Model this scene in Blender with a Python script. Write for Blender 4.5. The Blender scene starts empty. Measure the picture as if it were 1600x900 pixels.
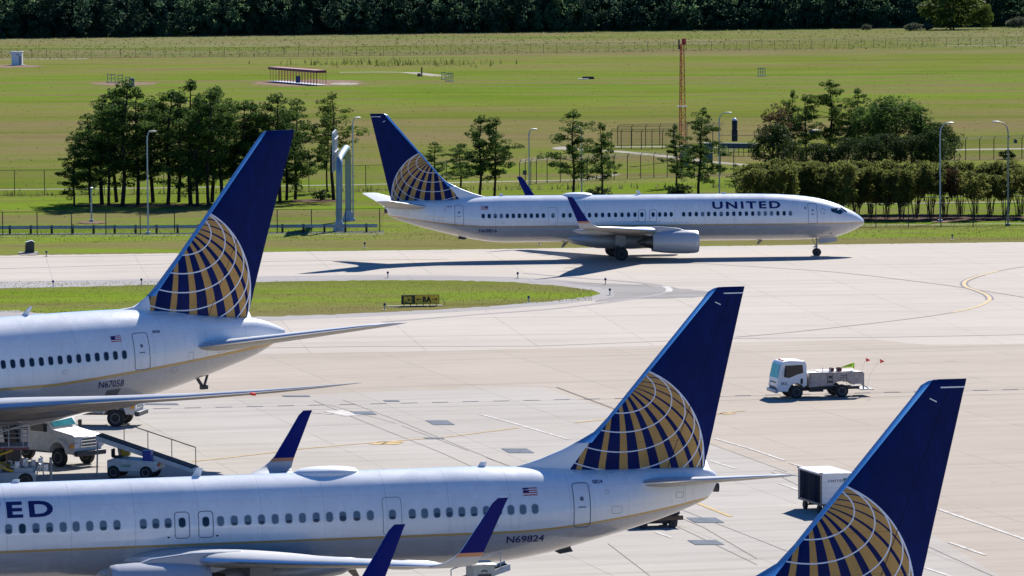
import bpy, bmesh, math, random
import numpy as np
from mathutils import Vector, Matrix
random.seed(7)
R_ = math.radians
C = bpy.context.scene.collection
S = bpy.context.scene

# ------------------------------------------------------------------ camera
FPX, PITCH, ROLL, HC = 7749.75, 3.938, -0.348, 26.365
_c, _s = math.cos(R_(PITCH)), math.sin(R_(PITCH))
_F = Vector((0, _c, -_s)); _U0 = Vector((0, _s, _c)); _R0 = Vector((1, 0, 0))
_ro = R_(ROLL)
_R = _R0*math.cos(_ro) + _U0*math.sin(_ro)
_U = -_R0*math.sin(_ro) + _U0*math.cos(_ro)
cam_d = bpy.data.cameras.new('camera'); cam = bpy.data.objects.new('camera', cam_d); C.objects.link(cam)
M = Matrix((( _R.x, _U.x, -_F.x, 0), (_R.y, _U.y, -_F.y, 0), (_R.z, _U.z, -_F.z, HC), (0, 0, 0, 1)))
cam.matrix_world = M
cam_d.sensor_width = 36; cam_d.lens = FPX*36/1600; cam_d.clip_start = 1; cam_d.clip_end = 6000
S.camera = cam

# ------------------------------------------------------------------ sky, sun, exposure
SUN_EL, SUN_AZ = 37.0, 20.0       # azimuth measured from +Y towards +X
w = bpy.data.worlds.new('World'); S.world = w; w.use_nodes = True
nt = w.node_tree; bg = nt.nodes['Background']
sky = nt.nodes.new('ShaderNodeTexSky'); sky.sky_type = 'NISHITA'; sky.sun_disc = False
sky.sun_elevation = R_(SUN_EL); sky.sun_rotation = R_(SUN_AZ); sky.air_density = 1.0; sky.dust_density = 0.2; sky.ozone_density = 3.0
tint = nt.nodes.new('ShaderNodeMix'); tint.data_type = 'RGBA'; tint.blend_type = 'MULTIPLY'; tint.inputs[0].default_value = 1
nt.links.new(sky.outputs[0], tint.inputs[6]); tint.inputs[7].default_value = (.24, .64, 1.16, 1); nt.links.new(tint.outputs[2], bg.inputs[0]); bg.inputs[1].default_value = 0.060
sun_d = bpy.data.lights.new('sun', 'SUN'); sun_d.energy = 5.0; sun_d.angle = R_(0.5); sun_d.color = (1.0, 0.955, 0.89)
sun = bpy.data.objects.new('sun', sun_d); C.objects.link(sun)
sv = Vector((math.sin(R_(SUN_AZ))*math.cos(R_(SUN_EL)), math.cos(R_(SUN_AZ))*math.cos(R_(SUN_EL)), math.sin(R_(SUN_EL))))
sun.rotation_euler = sv.to_track_quat('Z', 'Y').to_euler(); sun.location = (0, 0, 80)
S.view_settings.view_transform = 'Standard'; S.view_settings.look = 'None'
S.view_settings.exposure = 0.86; S.view_settings.gamma = 1

# ------------------------------------------------------------------ helpers
def ray(u, v):
    return _F + _R*((u-800)/FPX) - _U*((v-450)/FPX)
def gnd(u, v, z=0.0):              # a point of the photograph back to the ground it shows
    r = ray(u, v); k = (z-HC)/r.z
    return Vector((r.x*k, r.y*k, z))

def lerp_tab(tab):
    xs = np.array([t[0] for t in tab], float); ys = np.array([t[1] for t in tab], float)
    h = np.diff(xs); d = np.diff(ys)/h; m = np.zeros(len(xs)); m[0] = d[0]; m[-1] = d[-1]
    for i in range(1, len(xs)-1):
        m[i] = 0 if d[i-1]*d[i] <= 0 else 2*d[i-1]*d[i]/(d[i-1]+d[i])
    def f(x):
        if x <= xs[0]: return float(ys[0])
        if x >= xs[-1]: return float(ys[-1])
        i = int(np.searchsorted(xs, x)-1); t = (x-xs[i])/h[i]
        return float((1+2*t)*(1-t)**2*ys[i] + t*(1-t)**2*h[i]*m[i] + t*t*(3-2*t)*ys[i+1] + t*t*(t-1)*h[i]*m[i+1])
    return f

class MB:
    def __init__(s): s.v = []; s.f = []; s.mi = []
    def add(s, vs, fs, mi=0):
        o = len(s.v); s.v += [tuple(p) for p in vs]; s.f += [tuple(i+o for i in f) for f in fs]
        s.mi += ([mi]*len(fs) if isinstance(mi, int) else list(mi)); return s
    def box(s, c, d, mi=0, rz=0, ry=0, taper=1.0):
        hx, hy, hz = d[0]/2, d[1]/2, d[2]/2
        M_ = Matrix.Rotation(rz, 3, 'Z') @ Matrix.Rotation(ry, 3, 'Y')
        P = []
        for z, k in ((-hz, 1), (hz, taper)):
            for x, y in ((-hx, -hy), (hx, -hy), (hx, hy), (-hx, hy)):
                q = M_ @ Vector((x*k, y*k, z)); P.append((c[0]+q.x, c[1]+q.y, c[2]+q.z))
        return s.add(P, [(3, 2, 1, 0), (4, 5, 6, 7), (0, 1, 5, 4), (1, 2, 6, 5), (2, 3, 7, 6), (3, 0, 4, 7)], mi)
    def prism(s, prof, y0, y1, mi=0, axis='y'):
        n = len(prof)
        if axis == 'y': P = [(x, y0, z) for x, z in prof] + [(x, y1, z) for x, z in prof]
        elif axis == 'z': P = [(x, y, y0) for x, y in prof] + [(x, y, y1) for x, y in prof]
        else: P = [(y0, x, z) for x, z in prof] + [(y1, x, z) for x, z in prof]
        F = [tuple(range(n)), tuple(range(2*n-1, n-1, -1))] + [(i, (i+1) % n, n+(i+1) % n, n+i) for i in range(n)]
        return s.add(P, F, mi)
    def rings(s, rs, mi=0, cap0=True, cap1=True, closed=True):
        n = len(rs[0]); P = [p for r in rs for p in r]; F = []; m = []
        for i in range(len(rs)-1):
            for j in range(n if closed else n-1):
                k = (j+1) % n
                F.append((i*n+j, i*n+k, (i+1)*n+k, (i+1)*n+j)); m.append(mi(i, j) if callable(mi) else mi)
        if cap0: F.append(tuple(range(n-1, -1, -1))); m.append(mi(0, 0) if callable(mi) else mi)
        if cap1: F.append(tuple(range((len(rs)-1)*n, len(rs)*n))); m.append(mi(len(rs)-2, 0) if callable(mi) else mi)
        return s.add(P, F, m)
    def tube(s, p0, p1, r0, r1=None, n=8, mi=0):
        if r1 is None: r1 = r0
        p0 = Vector(p0); p1 = Vector(p1); d = (p1-p0).normalized()
        a = d.cross(Vector((0, 0, 1))) if abs(d.z) < .95 else d.cross(Vector((1, 0, 0)))
        a.normalize(); b = d.cross(a)
        rs = [[p+a*(r*math.cos(2*math.pi*i/n))+b*(r*math.sin(2*math.pi*i/n)) for i in range(n)] for p, r in ((p0, r0), (p1, r1))]
        return s.rings(rs, mi)
    def path(s, pts, rad, n=8, mi=0):
        rs = []; pts = [Vector(p) for p in pts]; prev = None
        for i, p in enumerate(pts):
            d = (pts[min(i+1, len(pts)-1)]-pts[max(i-1, 0)]).normalized()
            if prev is None: a = d.cross(Vector((0, 1, 0))) if abs(d.y) < .9 else d.cross(Vector((1, 0, 0)))
            else: a = prev - d*prev.dot(d)
            a.normalize(); prev = a; b = d.cross(a); r = rad[i] if hasattr(rad, '__len__') else rad
            rs.append([p+a*(r*math.cos(2*math.pi*k/n))+b*(r*math.sin(2*math.pi*k/n)) for k in range(n)])
        return s.rings(rs, mi)
    def rev(s, prof, c, n=32, mi=0, axis='x', sy=1.0):      # profile of (axial, radius)
        rs = []
        for a, r in prof:
            ring = []
            for k in range(n):
                t = 2*math.pi*k/n; p, q = r*math.cos(t), r*math.sin(t)
                ring.append({'x': (c[0]+a, c[1]+p, c[2]+q), 'y': (c[0]+p, c[1]+a, c[2]+q), 'z': (c[0]+p, c[1]+q, c[2]+a)}[axis])
            rs.append(ring)
        return s.rings(rs, mi, True, True)
    def build(s, name, mats, parent=None, smooth=True, angle=35, bevel=0, flip=False):
        me = bpy.data.meshes.new(name); me.from_pydata(s.v, [], s.f)
        for m in (mats if isinstance(mats, (list, tuple)) else [mats]): me.materials.append(m)
        me.polygons.foreach_set('material_index', s.mi)
        bm = bmesh.new(); bm.from_mesh(me)
        bmesh.ops.recalc_face_normals(bm, faces=bm.faces); bm.to_mesh(me); bm.free()
        if smooth:
            me.polygons.foreach_set('use_smooth', [True]*len(me.polygons)); me.set_sharp_from_angle(angle=R_(angle))
        me.update()
        o = bpy.data.objects.new(name, me); C.objects.link(o)
        if parent: o.parent = parent
        if bevel:
            b = o.modifiers.new('bevel', 'BEVEL'); b.width = bevel; b.segments = 2; b.limit_method = 'ANGLE'; b.angle_limit = R_(40)
        return o
def tag(o, label, cat, group=None, kind=None):
    if label: o['label'] = label
    if cat: o['category'] = cat
    if group: o['group'] = group
    if kind: o['kind'] = kind
    return o
def struct(o): o['kind'] = 'structure'; return o
def thing(name, label, cat, loc=(0, 0, 0), rz=0, group=None):
    o = bpy.data.objects.new(name, None); C.objects.link(o); o.empty_display_size = .3
    o.location = loc; o.rotation_euler = (0, 0, rz); return tag(o, label, cat, group)
def dup(root, loc, rz=0, label=None, group=None, sc=None):
    r = root.copy(); C.objects.link(r); r.location = loc; r.rotation_euler = (0, 0, rz)
    if label: r['label'] = label
    if group: r['group'] = group
    if sc: r.scale = sc
    for ch in list(root.children):
        c = ch.copy(); C.objects.link(c); c.parent = r
        for g in list(ch.children):
            d = g.copy(); C.objects.link(d); d.parent = c
    return r

# ------------------------------------------------------------------ materials
class NG:
    def __init__(s, name):
        s.m = bpy.data.materials.new(name); s.m.use_nodes = True; s.t = s.m.node_tree; s.b = s.t.nodes['Principled BSDF']
    def n(s, typ, **k):
        x = s.t.nodes.new(typ)
        for a, v in k.items(): setattr(x, a, v)
        return x
    def l(s, a, b): s.t.links.new(a, b)
    def setin(s, sock, v):
        if isinstance(v, bpy.types.NodeSocket): s.l(v, sock)
        else: sock.default_value = v
    def math(s, op, a, b=None, c=None, clamp=False):
        x = s.n('ShaderNodeMath', operation=op, use_clamp=clamp); s.setin(x.inputs[0], a)
        if b is not None: s.setin(x.inputs[1], b)
        if c is not None: s.setin(x.inputs[2], c)
        return x.outputs[0]
    def xyz(s, mode='Object'):
        t = s.n('ShaderNodeTexCoord'); x = s.n('ShaderNodeSeparateXYZ')
        if mode == 'World':
            g = s.n('ShaderNodeNewGeometry'); s.l(g.outputs['Position'], x.inputs[0]); return g.outputs['Position'], x.outputs
        s.l(t.outputs[mode], x.inputs[0]); return t.outputs[mode], x.outputs
    def noise(s, vec, scale, detail=4, rough=.6, sc3=None, off=None):
        if sc3 or off:
            mp = s.n('ShaderNodeMapping'); s.l(vec, mp.inputs[0])
            if sc3: mp.inputs['Scale'].default_value = sc3
            if off: mp.inputs['Location'].default_value = off
            vec = mp.outputs[0]
        x = s.n('ShaderNodeTexNoise'); s.l(vec, x.inputs['Vector']); x.inputs['Scale'].default_value = scale
        x.inputs['Detail'].default_value = detail; x.inputs['Roughness'].default_value = rough
        return x.outputs[0]
    def mix(s, f, a, b, blend='MIX'):
        x = s.n('ShaderNodeMix', data_type='RGBA', blend_type=blend); s.setin(x.inputs[0], f)
        for k, v in ((6, a), (7, b)):
            if isinstance(v, (tuple, list)): x.inputs[k].default_value = (*v[:3], 1)
            else: s.l(v, x.inputs[k])
        return x.outputs[2]
    def ramp(s, f, lo, hi):
        x = s.n('ShaderNodeMapRange', clamp=True); s.setin(x.inputs[0], f); x.inputs[1].default_value = lo; x.inputs[2].default_value = hi
        return x.outputs[0]
    def out(s, col, rough=.5, metal=0, coat=0, bump=None, bs=.3, bd=.02, spec=.5):
        if isinstance(col, (tuple, list)): s.b.inputs['Base Color'].default_value = (*col[:3], 1)
        else: s.l(col, s.b.inputs['Base Color'])
        s.setin(s.b.inputs['Roughness'], rough); s.b.inputs['Metallic'].default_value = metal
        s.b.inputs['Coat Weight'].default_value = coat; s.b.inputs['Coat Roughness'].default_value = .06
        s.b.inputs['Specular IOR Level'].default_value = spec
        if bump is not None:
            bp_ = s.n('ShaderNodeBump'); s.l(bump, bp_.inputs['Height']); bp_.inputs['Strength'].default_value = bs; bp_.inputs['Distance'].default_value = bd
            s.l(bp_.outputs[0], s.b.inputs['Normal'])
        return s.m
_mc = {}
def mat(name, col, rough=.5, metal=0, coat=0, var=.12, vs=3.0, spec=.5):
    if name in _mc: return _mc[name]
    g = NG(name); v, _ = g.xyz('Object')
    n = g.noise(v, vs, 5)
    f = g.ramp(n, .3, .75)
    c = g.mix(f, tuple(x*(1-var) for x in col), tuple(min(1, x*(1+var*.6)) for x in col))
    if rough >= .8: spec = .03
    _mc[name] = g.out(c, rough, metal, coat, spec=spec); return _mc[name]

WHITE = (.80, .80, .80)
m_white = mat('white_paint', (.74, .75, .76), .35, var=.05)
m_worn_shaded_white = mat('worn_and_shaded_white_paint', (.62, .62, .60), .5, var=.2)
m_cream = mat('cream_paint', (.62, .58, .46), .5, var=.15)
m_black = mat('black_rubber', (.018, .018, .02), .75, var=.2)
m_dark = mat('dark_metal', (.035, .035, .04), .55, var=.3)
m_grey = mat('grey_metal', (.28, .29, .30), .5, .2, var=.2)
m_galv = mat('galvanised_steel', (.42, .45, .48), .5, .3, var=.15)
m_alu = mat('bare_aluminium', (.78, .80, .83), .28, .9, var=.04)
m_glass = mat('dark_glass', (.012, .018, .03), .06, var=.1)
m_shade = mat('lowered_window_shade', (.11, .16, .21), .3, var=.1)
m_line = mat('door_outline_grey', (.13, .15, .20), .5, var=.05)
m_blue = mat('navy_blue_paint', (.006, .016, .17), .3, coat=.3, var=.06)
m_navytext = mat('navy_lettering', (.010, .014, .10), .35, var=.04)
m_red = mat('red_paint', (.6, .03, .02), .5, var=.1)
m_yellow = mat('yellow_paint', (.62, .42, .03), .5, var=.12)
m_orange = mat('orange_red_paint', (.62, .085, .05), .6, var=.15)
m_fence = mat('fence_post_steel', (.045, .05, .045), .6, .3, var=.2)
m_conc_obj = mat('weathered_concrete', (.42, .39, .35), .85, var=.15)
m_hivis = mat('hi_vis_yellow', (.55, .75, .04), .6, var=.1)
m_bin = mat('blue_plastic', (.01, .04, .30), .4, var=.1)
m_amber = mat('amber_lens', (.75, .30, .03), .3, var=.05)
m_flagred = mat('signal_red_cloth', (.9, .05, .03), .6, var=.05)
m_wshield = mat('tinted_windscreen', (.015, .05, .08), .12, var=.2)

def livery(name, stripe_z, x0, k, p, th):
    g = NG(name); v, o = g.xyz('Object'); x, z = o[0], o[2]
    up = g.math('MULTIPLY', g.math('POWER', g.math('MAXIMUM', g.math('SUBTRACT', x, x0), 0.0), p), k)
    d = g.math('SUBTRACT', g.math('SUBTRACT', z, stripe_z), up)
    n = g.noise(v, .6, 6, .65); n2 = g.noise(v, 9, 3, .5, sc3=(.12, 1, 1))
    wh = g.mix(g.ramp(n, .35, .7), (.74, .74, .735), (.80, .80, .795))
    # panel joints: thin darker rings every 2.5 m and two lap seams
    ph = g.math('ABSOLUTE', g.math('SUBTRACT', g.math('FRACT', g.math('DIVIDE', x, 2.54)), .5))
    seam = g.math('LESS_THAN', ph, .0035)
    lz = g.math('ABSOLUTE', g.math('SUBTRACT', g.math('FRACT', g.math('DIVIDE', z, .83)), .5)); seam = g.math('MAXIMUM', seam, g.math('MULTIPLY', g.math('LESS_THAN', lz, .006), .7))
    dr = g.noise(v, 2.2, 6, .75, sc3=(1.6, 1, .22), off=(7, 1, 3)); wh = g.mix(g.math('MULTIPLY', g.ramp(dr, .52, .80), .35), wh, (.44, .43, .42))
    wh = g.mix(g.math('MULTIPLY', seam, .6), wh, (.35, .36, .38))
    gr = g.mix(g.ramp(n2, .3, .75), (.38, .365, .36), (.45, .435, .43))
    gr = g.mix(g.math('MULTIPLY', seam, .35), gr, (.18, .18, .19))
    c = g.mix(g.math('GREATER_THAN', d, 0.0), gr, wh)
    c = g.mix(g.math('LESS_THAN', g.math('ABSOLUTE', d), th/2), c, (.52, .33, .11))
    bmp = g.noise(v, 1.1, 3, .5); return g.out(c, g.math('ADD', .20, g.math('MULTIPLY', g.ramp(n, .3, .7), .12)), 0, .8, bump=bmp, bs=.25, bd=.015)
m_liv737 = livery('fuselage_livery_narrow', 2.87, 32.0, .030, 1.6, .095)
m_liv767 = livery('fuselage_livery_wide', 4.20, 45.5, .052, 1.15, .15)

def tail_livery(name, cx, cz, r, pole, lats, lon0, dlon, A, B, wl, le, hl):
    """blue fin with a gold and white globe seen at an angle; white below the line A-B"""
    g = NG(name); v, o = g.xyz('Object'); x, z = o[0], o[2]; m = g.math
    a = m('DIVIDE', m('SUBTRACT', x, cx), r); b = m('DIVIDE', m('SUBTRACT', z, cz), r)
    rr = m('SQRT', m('ADD', m('MULTIPLY', a, a), m('MULTIPLY', b, b)))
    ny = m('SQRT', m('MAXIMUM', m('SUBTRACT', 1.0, m('MULTIPLY', rr, rr)), 1e-4))
    px, py, pz = pole
    dot = lambda e: m('ADD', m('ADD', m('MULTIPLY', a, e[0]), m('MULTIPLY', ny, e[1])), m('MULTIPLY', b, e[2]))
    L = dot(pole)
    gx = m('SUBTRACT', px, m('DIVIDE', m('MULTIPLY', a, py), ny)); gz = m('SUBTRACT', pz, m('DIVIDE', m('MULTIPLY', b, py), ny))
    G = m('DIVIDE', m('SQRT', m('ADD', m('MULTIPLY', gx, gx), m('MULTIPLY', gz, gz))), r)
    dm = None
    for l in lats:
        d = m('ABSOLUTE', m('SUBTRACT', L, l)); dm = d if dm is None else m('MINIMUM', dm, d)
    line = m('LESS_THAN', m('DIVIDE', dm, G), wl)
    P = Vector(pole); e1 = P.cross(Vector((0, 1, 0))).normalized(); e2 = e1.cross(P)
    lon = m('ARCTAN2', dot(e1), dot(e2)); k = m('DIVIDE', m('SUBTRACT', lon, lon0), dlon)
    fr = m('ABSOLUTE', m('SUBTRACT', m('FRACT', m('ADD', k, 100.5)), .5))
    hw = m('MULTIPLY', m('MINIMUM', m('MAXIMUM', m('ADD', m('MULTIPLY', k, .082), .31), .26), .82), .5)
    gold = m('LESS_THAN', fr, hw)
    inside = m('LESS_THAN', rr, 1.0)
    limb = m('LESS_THAN', m('ABSOLUTE', m('SUBTRACT', m('MULTIPLY', rr, r), r)), wl*1.15)
    n = g.noise(v, 1.2, 5)
    n3 = g.noise(v, 2.5, 5, .7, sc3=(1, 1, .3))
    blue = g.mix(g.ramp(n, .3, .7), (.001, .007, .064), (.0015, .011, .088))
    st_ = g.noise(v, 1.6, 6, .75, sc3=(2.2, 1, .45), off=(4, 0, 2)); blue = g.mix(g.math('MULTIPLY', g.ramp(st_, .52, .72), .55), blue, (.003, .015, .15))
    goldc = g.mix(g.ramp(n3, .3, .75), (.44, .245, .075), (.52, .30, .10))
    c = g.mix(m('MULTIPLY', gold, inside), blue, goldc)
    wm = m('MAXIMUM', m('MULTIPLY', line, inside), limb)
    c = g.mix(wm, c, (.70, .72, .78))
    ax, az = A; bx, bz = B
    side = m('SUBTRACT', m('MULTIPLY', m('SUBTRACT', x, ax), bz-az), m('MULTIPLY', m('SUBTRACT', z, az), bx-ax))
    c = g.mix(m('LESS_THAN', side, 0.0), c, (.76, .77, .78))
    dle = m('SUBTRACT', x, m('ADD', le[0], m('MULTIPLY', m('SUBTRACT', z, le[1]), le[2])))
    mm = m('MULTIPLY', m('LESS_THAN', dle, le[3]), m('GREATER_THAN', z, le[4]))
    hx = m('ADD', hl[0], m('MULTIPLY', m('SUBTRACT', z, hl[1]), hl[2])); dh = m('ABSOLUTE', m('SUBTRACT', x, hx))
    hinge = m('MULTIPLY', m('MULTIPLY', m('LESS_THAN', dh, .022), m('LESS_THAN', z, hl[3])), .75)
    pl = m('LESS_THAN', m('ABSOLUTE', m('SUBTRACT', m('FRACT', m('DIVIDE', z, 1.37)), .5)), .006)
    c = g.mix(m('MAXIMUM', hinge, m('MULTIPLY', pl, .4)), c, (.002, .004, .03))
    c = g.mix(mm, c, (.66, .74, .82))
    g.out(c, m('SUBTRACT', .42, m('MULTIPLY', mm, .17)), 0, .0, spec=.10); g.l(mm, g.b.inputs['Metallic']); return g.m
LATS = [.914, .805, .661, .500, .337, .191]
m_tail737 = tail_livery('tail_livery_narrow', 36.457, 5.476, 3.869, (.064, .598, .799), LATS, .144, -.282, (34.73, 5.28), (35.92, 6.78), .023, (35.72, 6.62, .875, .21, 6.2), (38.75, 5.0, .385, 12.0))
m_tail767 = tail_livery('tail_livery_wide', 53.189, 8.113, 4.754, (.147, .653, .743), [.918, .815, .679, .524, .365, .212], -.078, -.295, (52.08, 7.5), (52.14, 8.77), .032, (53.93, 10.2, .832, .24, 8.1), (55.7, 7.5, .46, 15.8))

def winglet_mat():
    g = NG('winglet_livery'); v, o = g.xyz('Object'); z = o[2]
    c = g.mix(g.math('GREATER_THAN', z, 3.98), (.42, .43, .44), (.45, .22, .12))
    c = g.mix(g.math('GREATER_THAN', z, 4.13), c, (.001, .006, .115))
    return g.out(c, .45, 0, .0, spec=.12)
m_winglet = winglet_mat()
def wing_mat():
    g = NG('wing_skin_grey'); v, o = g.xyz('Object')
    n = g.noise(v, 1.2, 5, .6, sc3=(.5, 1, 1))
    c = g.mix(g.ramp(n, .3, .7), (.36, .365, .37), (.43, .435, .44))
    return g.out(c, .42, .1)
m_wing = wing_mat()

# ------------------------------------------------------------------ airliners
def airfoil(n=14, te=.012):
    us = [.5*(1-math.cos(math.pi*i/(n-1))) for i in range(n)]
    yt = lambda u: 5*(.2969*math.sqrt(u)-.126*u-.3516*u*u+.2843*u**3-.1036*u**4)+te/2*u
    up = [(u, yt(u)) for u in us]; lo = [(u, -yt(u)) for u in us[1:]]
    return up[::-1] + lo                      # from TE over the top to LE, back below (open at TE -> closed by ring)
AF = airfoil()
def wing_ring(xle, y, z, chord, t, nrm=(0, 0, 1), inc=0.0):
    nv = Vector(nrm).normalized(); out = []
    for u, h in AF:
        out.append(Vector((xle+u*chord, y, z)) + nv*(h*t*chord - inc*u*chord))
    return out
NLE = len(AF)
def wing_mi(i, j):                             # leading-edge faces get material 1
    u0 = AF[j][0]; u1 = AF[(j+1) % NLE][0]
    return 1 if max(u0, u1) < .055 and j != NLE-1 else 0

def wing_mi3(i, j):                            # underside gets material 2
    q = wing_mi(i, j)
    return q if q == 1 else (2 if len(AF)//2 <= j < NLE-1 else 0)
m_under_shade = mat('wing_underside_shade_beige', (.34, .32, .28), .45, var=.15, spec=.3)  # darker than the upper skin: underside shade is put into the colour
m_under_shade2 = mat('wing_underside_shade_taupe', (.20, .18, .165), .5, var=.25, vs=.8, spec=.25)  # wide-body underside, its deeper shade painted in as a darker tone
T737 = dict(
 top=lerp_tab([(0, 2.86), (.05, 3.02), (.2, 3.22), (.55, 3.52), (1.1, 3.85), (1.65, 4.10), (2.2, 4.38), (3.31, 4.76), (4.41, 5.02), (6.06, 5.22), (8.26, 5.34), (12, 5.38), (30.0, 5.38), (32.2, 5.32), (34.4, 5.18), (36, 5.10), (38, 5.07), (40.2, 5.02), (40.6, 4.92), (40.86, 4.72)]),
 bot=lerp_tab([(0, 2.86), (.05, 2.72), (.2, 2.58), (.55, 2.38), (1.5, 1.95), (2.76, 1.60), (4.97, 1.45), (8, 1.43), (30, 1.43), (31.4, 1.46), (33.4, 1.72), (35.6, 2.22), (38.27, 2.92), (40.2, 3.60), (40.5, 3.76), (40.86, 4.3)]),
 hw=lerp_tab([(0, .02), (.05, .22), (.2, .44), (.55, .76), (1.1, 1.07), (2.2, 1.47), (3.3, 1.70), (4.4, 1.81), (6, 1.87), (8, 1.88), (29.5, 1.88), (32, 1.83), (34.4, 1.62), (36, 1.38), (38, .98), (40.2, .46), (40.6, .36), (40.86, .15)]),
 L=40.86)
T767 = dict(
 top=lerp_tab([(0, 4.1), (.3, 4.7), (1, 5.4), (2.5, 6.3), (4, 7.0), (6, 7.45), (9, 7.58), (47.2, 7.59), (50.26, 7.55), (52.9, 7.33), (54.8, 7.0), (56.5, 6.75), (58.03, 6.60), (58.84, 6.35), (59.8, 5.90)]),
 bot=lerp_tab([(0, 4.1), (.3, 3.7), (1, 3.1), (3, 2.4), (6, 1.95), (9, 1.88), (43.7, 1.91), (46.2, 2.08), (48.74, 2.45), (50.77, 2.80), (52.8, 3.21), (54.8, 3.71), (56.5, 4.18), (58.03, 4.65), (59.14, 5.17), (59.8, 5.59)]),
 hw=lerp_tab([(0, .05), (.3, .6), (1, 1.1), (2.5, 1.8), (4, 2.2), (6, 2.45), (9, 2.515), (44.5, 2.515), (48, 2.42), (50.5, 2.22), (53, 1.86), (55, 1.48), (56.7, 1.1), (58.2, .76), (59.1, .46), (59.8, .15)]),
 L=59.8)
def ysurf(T, x, z):
    t, b, a = T['top'](x), T['bot'](x), T['hw'](x); cz = (t+b)/2; h = (t-b)/2
    q = 1-((z-cz)/h)**2
    return a*math.sqrt(max(q, .02))

def wrap(T, side, mesh_pts, faces, off=.006):
    out = []
    for x, z in mesh_pts: out.append((x, side*(ysurf(T, x, z)+off), z))
    return out, faces
def rr_pts(x, z, w_, h, r, n=5):
    P = []
    for cx, cz, a0 in ((x+w_/2-r, z+h/2-r, 0), (x-w_/2+r, z+h/2-r, 90), (x-w_/2+r, z-h/2+r, 180), (x+w_/2-r, z-h/2+r, 270)):
        for i in range(n):
            a = R_(a0+90*i/(n-1)); P.append((cx+r*math.cos(a), cz+r*math.sin(a)))
    return P
def densify(P, step=.15):
    Q = []
    for i in range(len(P)):
        a = Vector(P[i]); b = Vector(P[(i+1) % len(P)]); k = max(1, int((b-a).length/step))
        for j in range(k): q = a+(b-a)*(j/k); Q.append((q.x, q.y))
    return Q
def outline(T, side, P, w_, off=.006):
    P = densify(P); n = len(P); c = Vector((sum(p[0] for p in P)/n, sum(p[1] for p in P)/n)); V = []
    for i in range(n):
        a = Vector(P[(i-1) % n]); b = Vector(P[(i+1) % n]); t = (b-a).normalized(); nn = Vector((t.y, -t.x)); p = Vector(P[i])
        if nn.dot(p-c) < 0: nn = -nn
        for s_ in (0, 1): q = p-nn*w_*s_; V.append((q.x, q.y))
    F = [(2*i, 2*((i+1) % n), 2*((i+1) % n)+1, 2*i+1) for i in range(n)]
    return wrap(T, side, V, F, off)
def fan(T, side, P, off=.006):
    n = len(P); c = (sum(p[0] for p in P)/n, sum(p[1] for p in P)/n)
    return wrap(T, side, P+[c], [(i, (i+1) % n, n) for i in range(n)], off)

def text_mesh(txt, bold=0.0, space=1.0):
    cu = bpy.data.curves.new('t', 'FONT'); cu.body = txt; cu.size = 1; cu.offset = bold; cu.space_character = space; cu.resolution_u = 4
    o = bpy.data.objects.new('t', cu); C.objects.link(o); dg = bpy.context.evaluated_depsgraph_get(); dg.update()
    me = bpy.data.meshes.new_from_object(o.evaluated_get(dg))
    bpy.data.objects.remove(o); bpy.data.curves.remove(cu)
    bm = bmesh.new(); bm.from_mesh(me); bmesh.ops.triangulate(bm, faces=bm.faces)
    zs = [v.co.y for v in bm.verts]; lo, hi = min(zs), max(zs)
    for i in range(1, 6):
        bmesh.ops.bisect_plane(bm, geom=bm.verts[:]+bm.edges[:]+bm.faces[:], plane_co=(0, lo+(hi-lo)*i/6, 0), plane_no=(0, 1, 0))
    V = [(v.co.x, v.co.y) for v in bm.verts]; bm.verts.ensure_lookup_table()
    F = [tuple(v.index for v in f.verts) for f in bm.faces]
    bm.free(); bpy.data.meshes.remove(me)
    xs = [p[0] for p in V]; zs = [p[1] for p in V]; x0, x1, z0, z1 = min(xs), max(xs), min(zs), max(zs)
    return [((x-x0)/(x1-x0), (z-z0)/(z1-z0)) for x, z in V], F       # normalised to the unit square
def text_on(T, side, txt, xa, xb, za, zb, mats, parent, name, bold=.02, space=1.0, off=.008):
    """xa..xb = left to right as the reader sees it"""
    V, F = text_mesh(txt, bold, space); mb = MB()
    P, F2 = wrap(T, side, [(xa+u*(xb-xa), za+v*(zb-za)) for u, v in V], F, off)
    mb.add(P, F2); return mb.build(name, mats, parent, smooth=False)
def flat_text(txt, mats, parent, name, origin, ux, uz, wd, ht, bold=.02, space=1.0):
    V, F = text_mesh(txt, bold, space); mb = MB(); o = Vector(origin); ux = Vector(ux).normalized(); uz = Vector(uz).normalized()
    mb.add([o+ux*(u*wd)+uz*(v*ht) for u, v in V], F); return mb.build(name, mats, parent, smooth=False)

def fuselage(T, m, root):
    xs = list(np.concatenate([np.array([0, .02, .05, .1, .2, .35, .55, .8, 1.1, 1.4, 1.8, 2.2, 2.7, 3.3, 4, 5, 6, 7.5, 9]),
        np.arange(11, T['L']-12, 2.0), np.arange(T['L']-12, T['L']-.5, .6), [T['L']-.4, T['L']-.2, T['L']-.05, T['L']]]))
    rs = []
    for x in xs:
        t, b, a = T['top'](x), T['bot'](x), T['hw'](x); cz = (t+b)/2; h = max((t-b)/2, .01)
        rs.append([(x, a*math.sin(2*math.pi*k/64), cz+h*math.cos(2*math.pi*k/64)) for k in range(64)])
    return MB().rings(rs).build('fuselage', m, root, angle=60)

def wheel(parent, c, r, wd, name='wheel', rim=None):
    mb = MB(); h = wd/2
    mb.rev([(-h, r*.6), (-h, r*.9), (-h*.7, r), (h*.7, r), (h, r*.9), (h, r*.6)], c, 24, 0, 'y')
    mb.rev([(-h*.8, .01), (-h*.85, r*.3), (-h*1.02, r*.55), (h*1.02, r*.55), (h*.85, r*.3), (h*.8, .01)], c, 16, 1, 'y')
    return mb.build(name, [m_black, rim or m_grey], parent)

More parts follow.
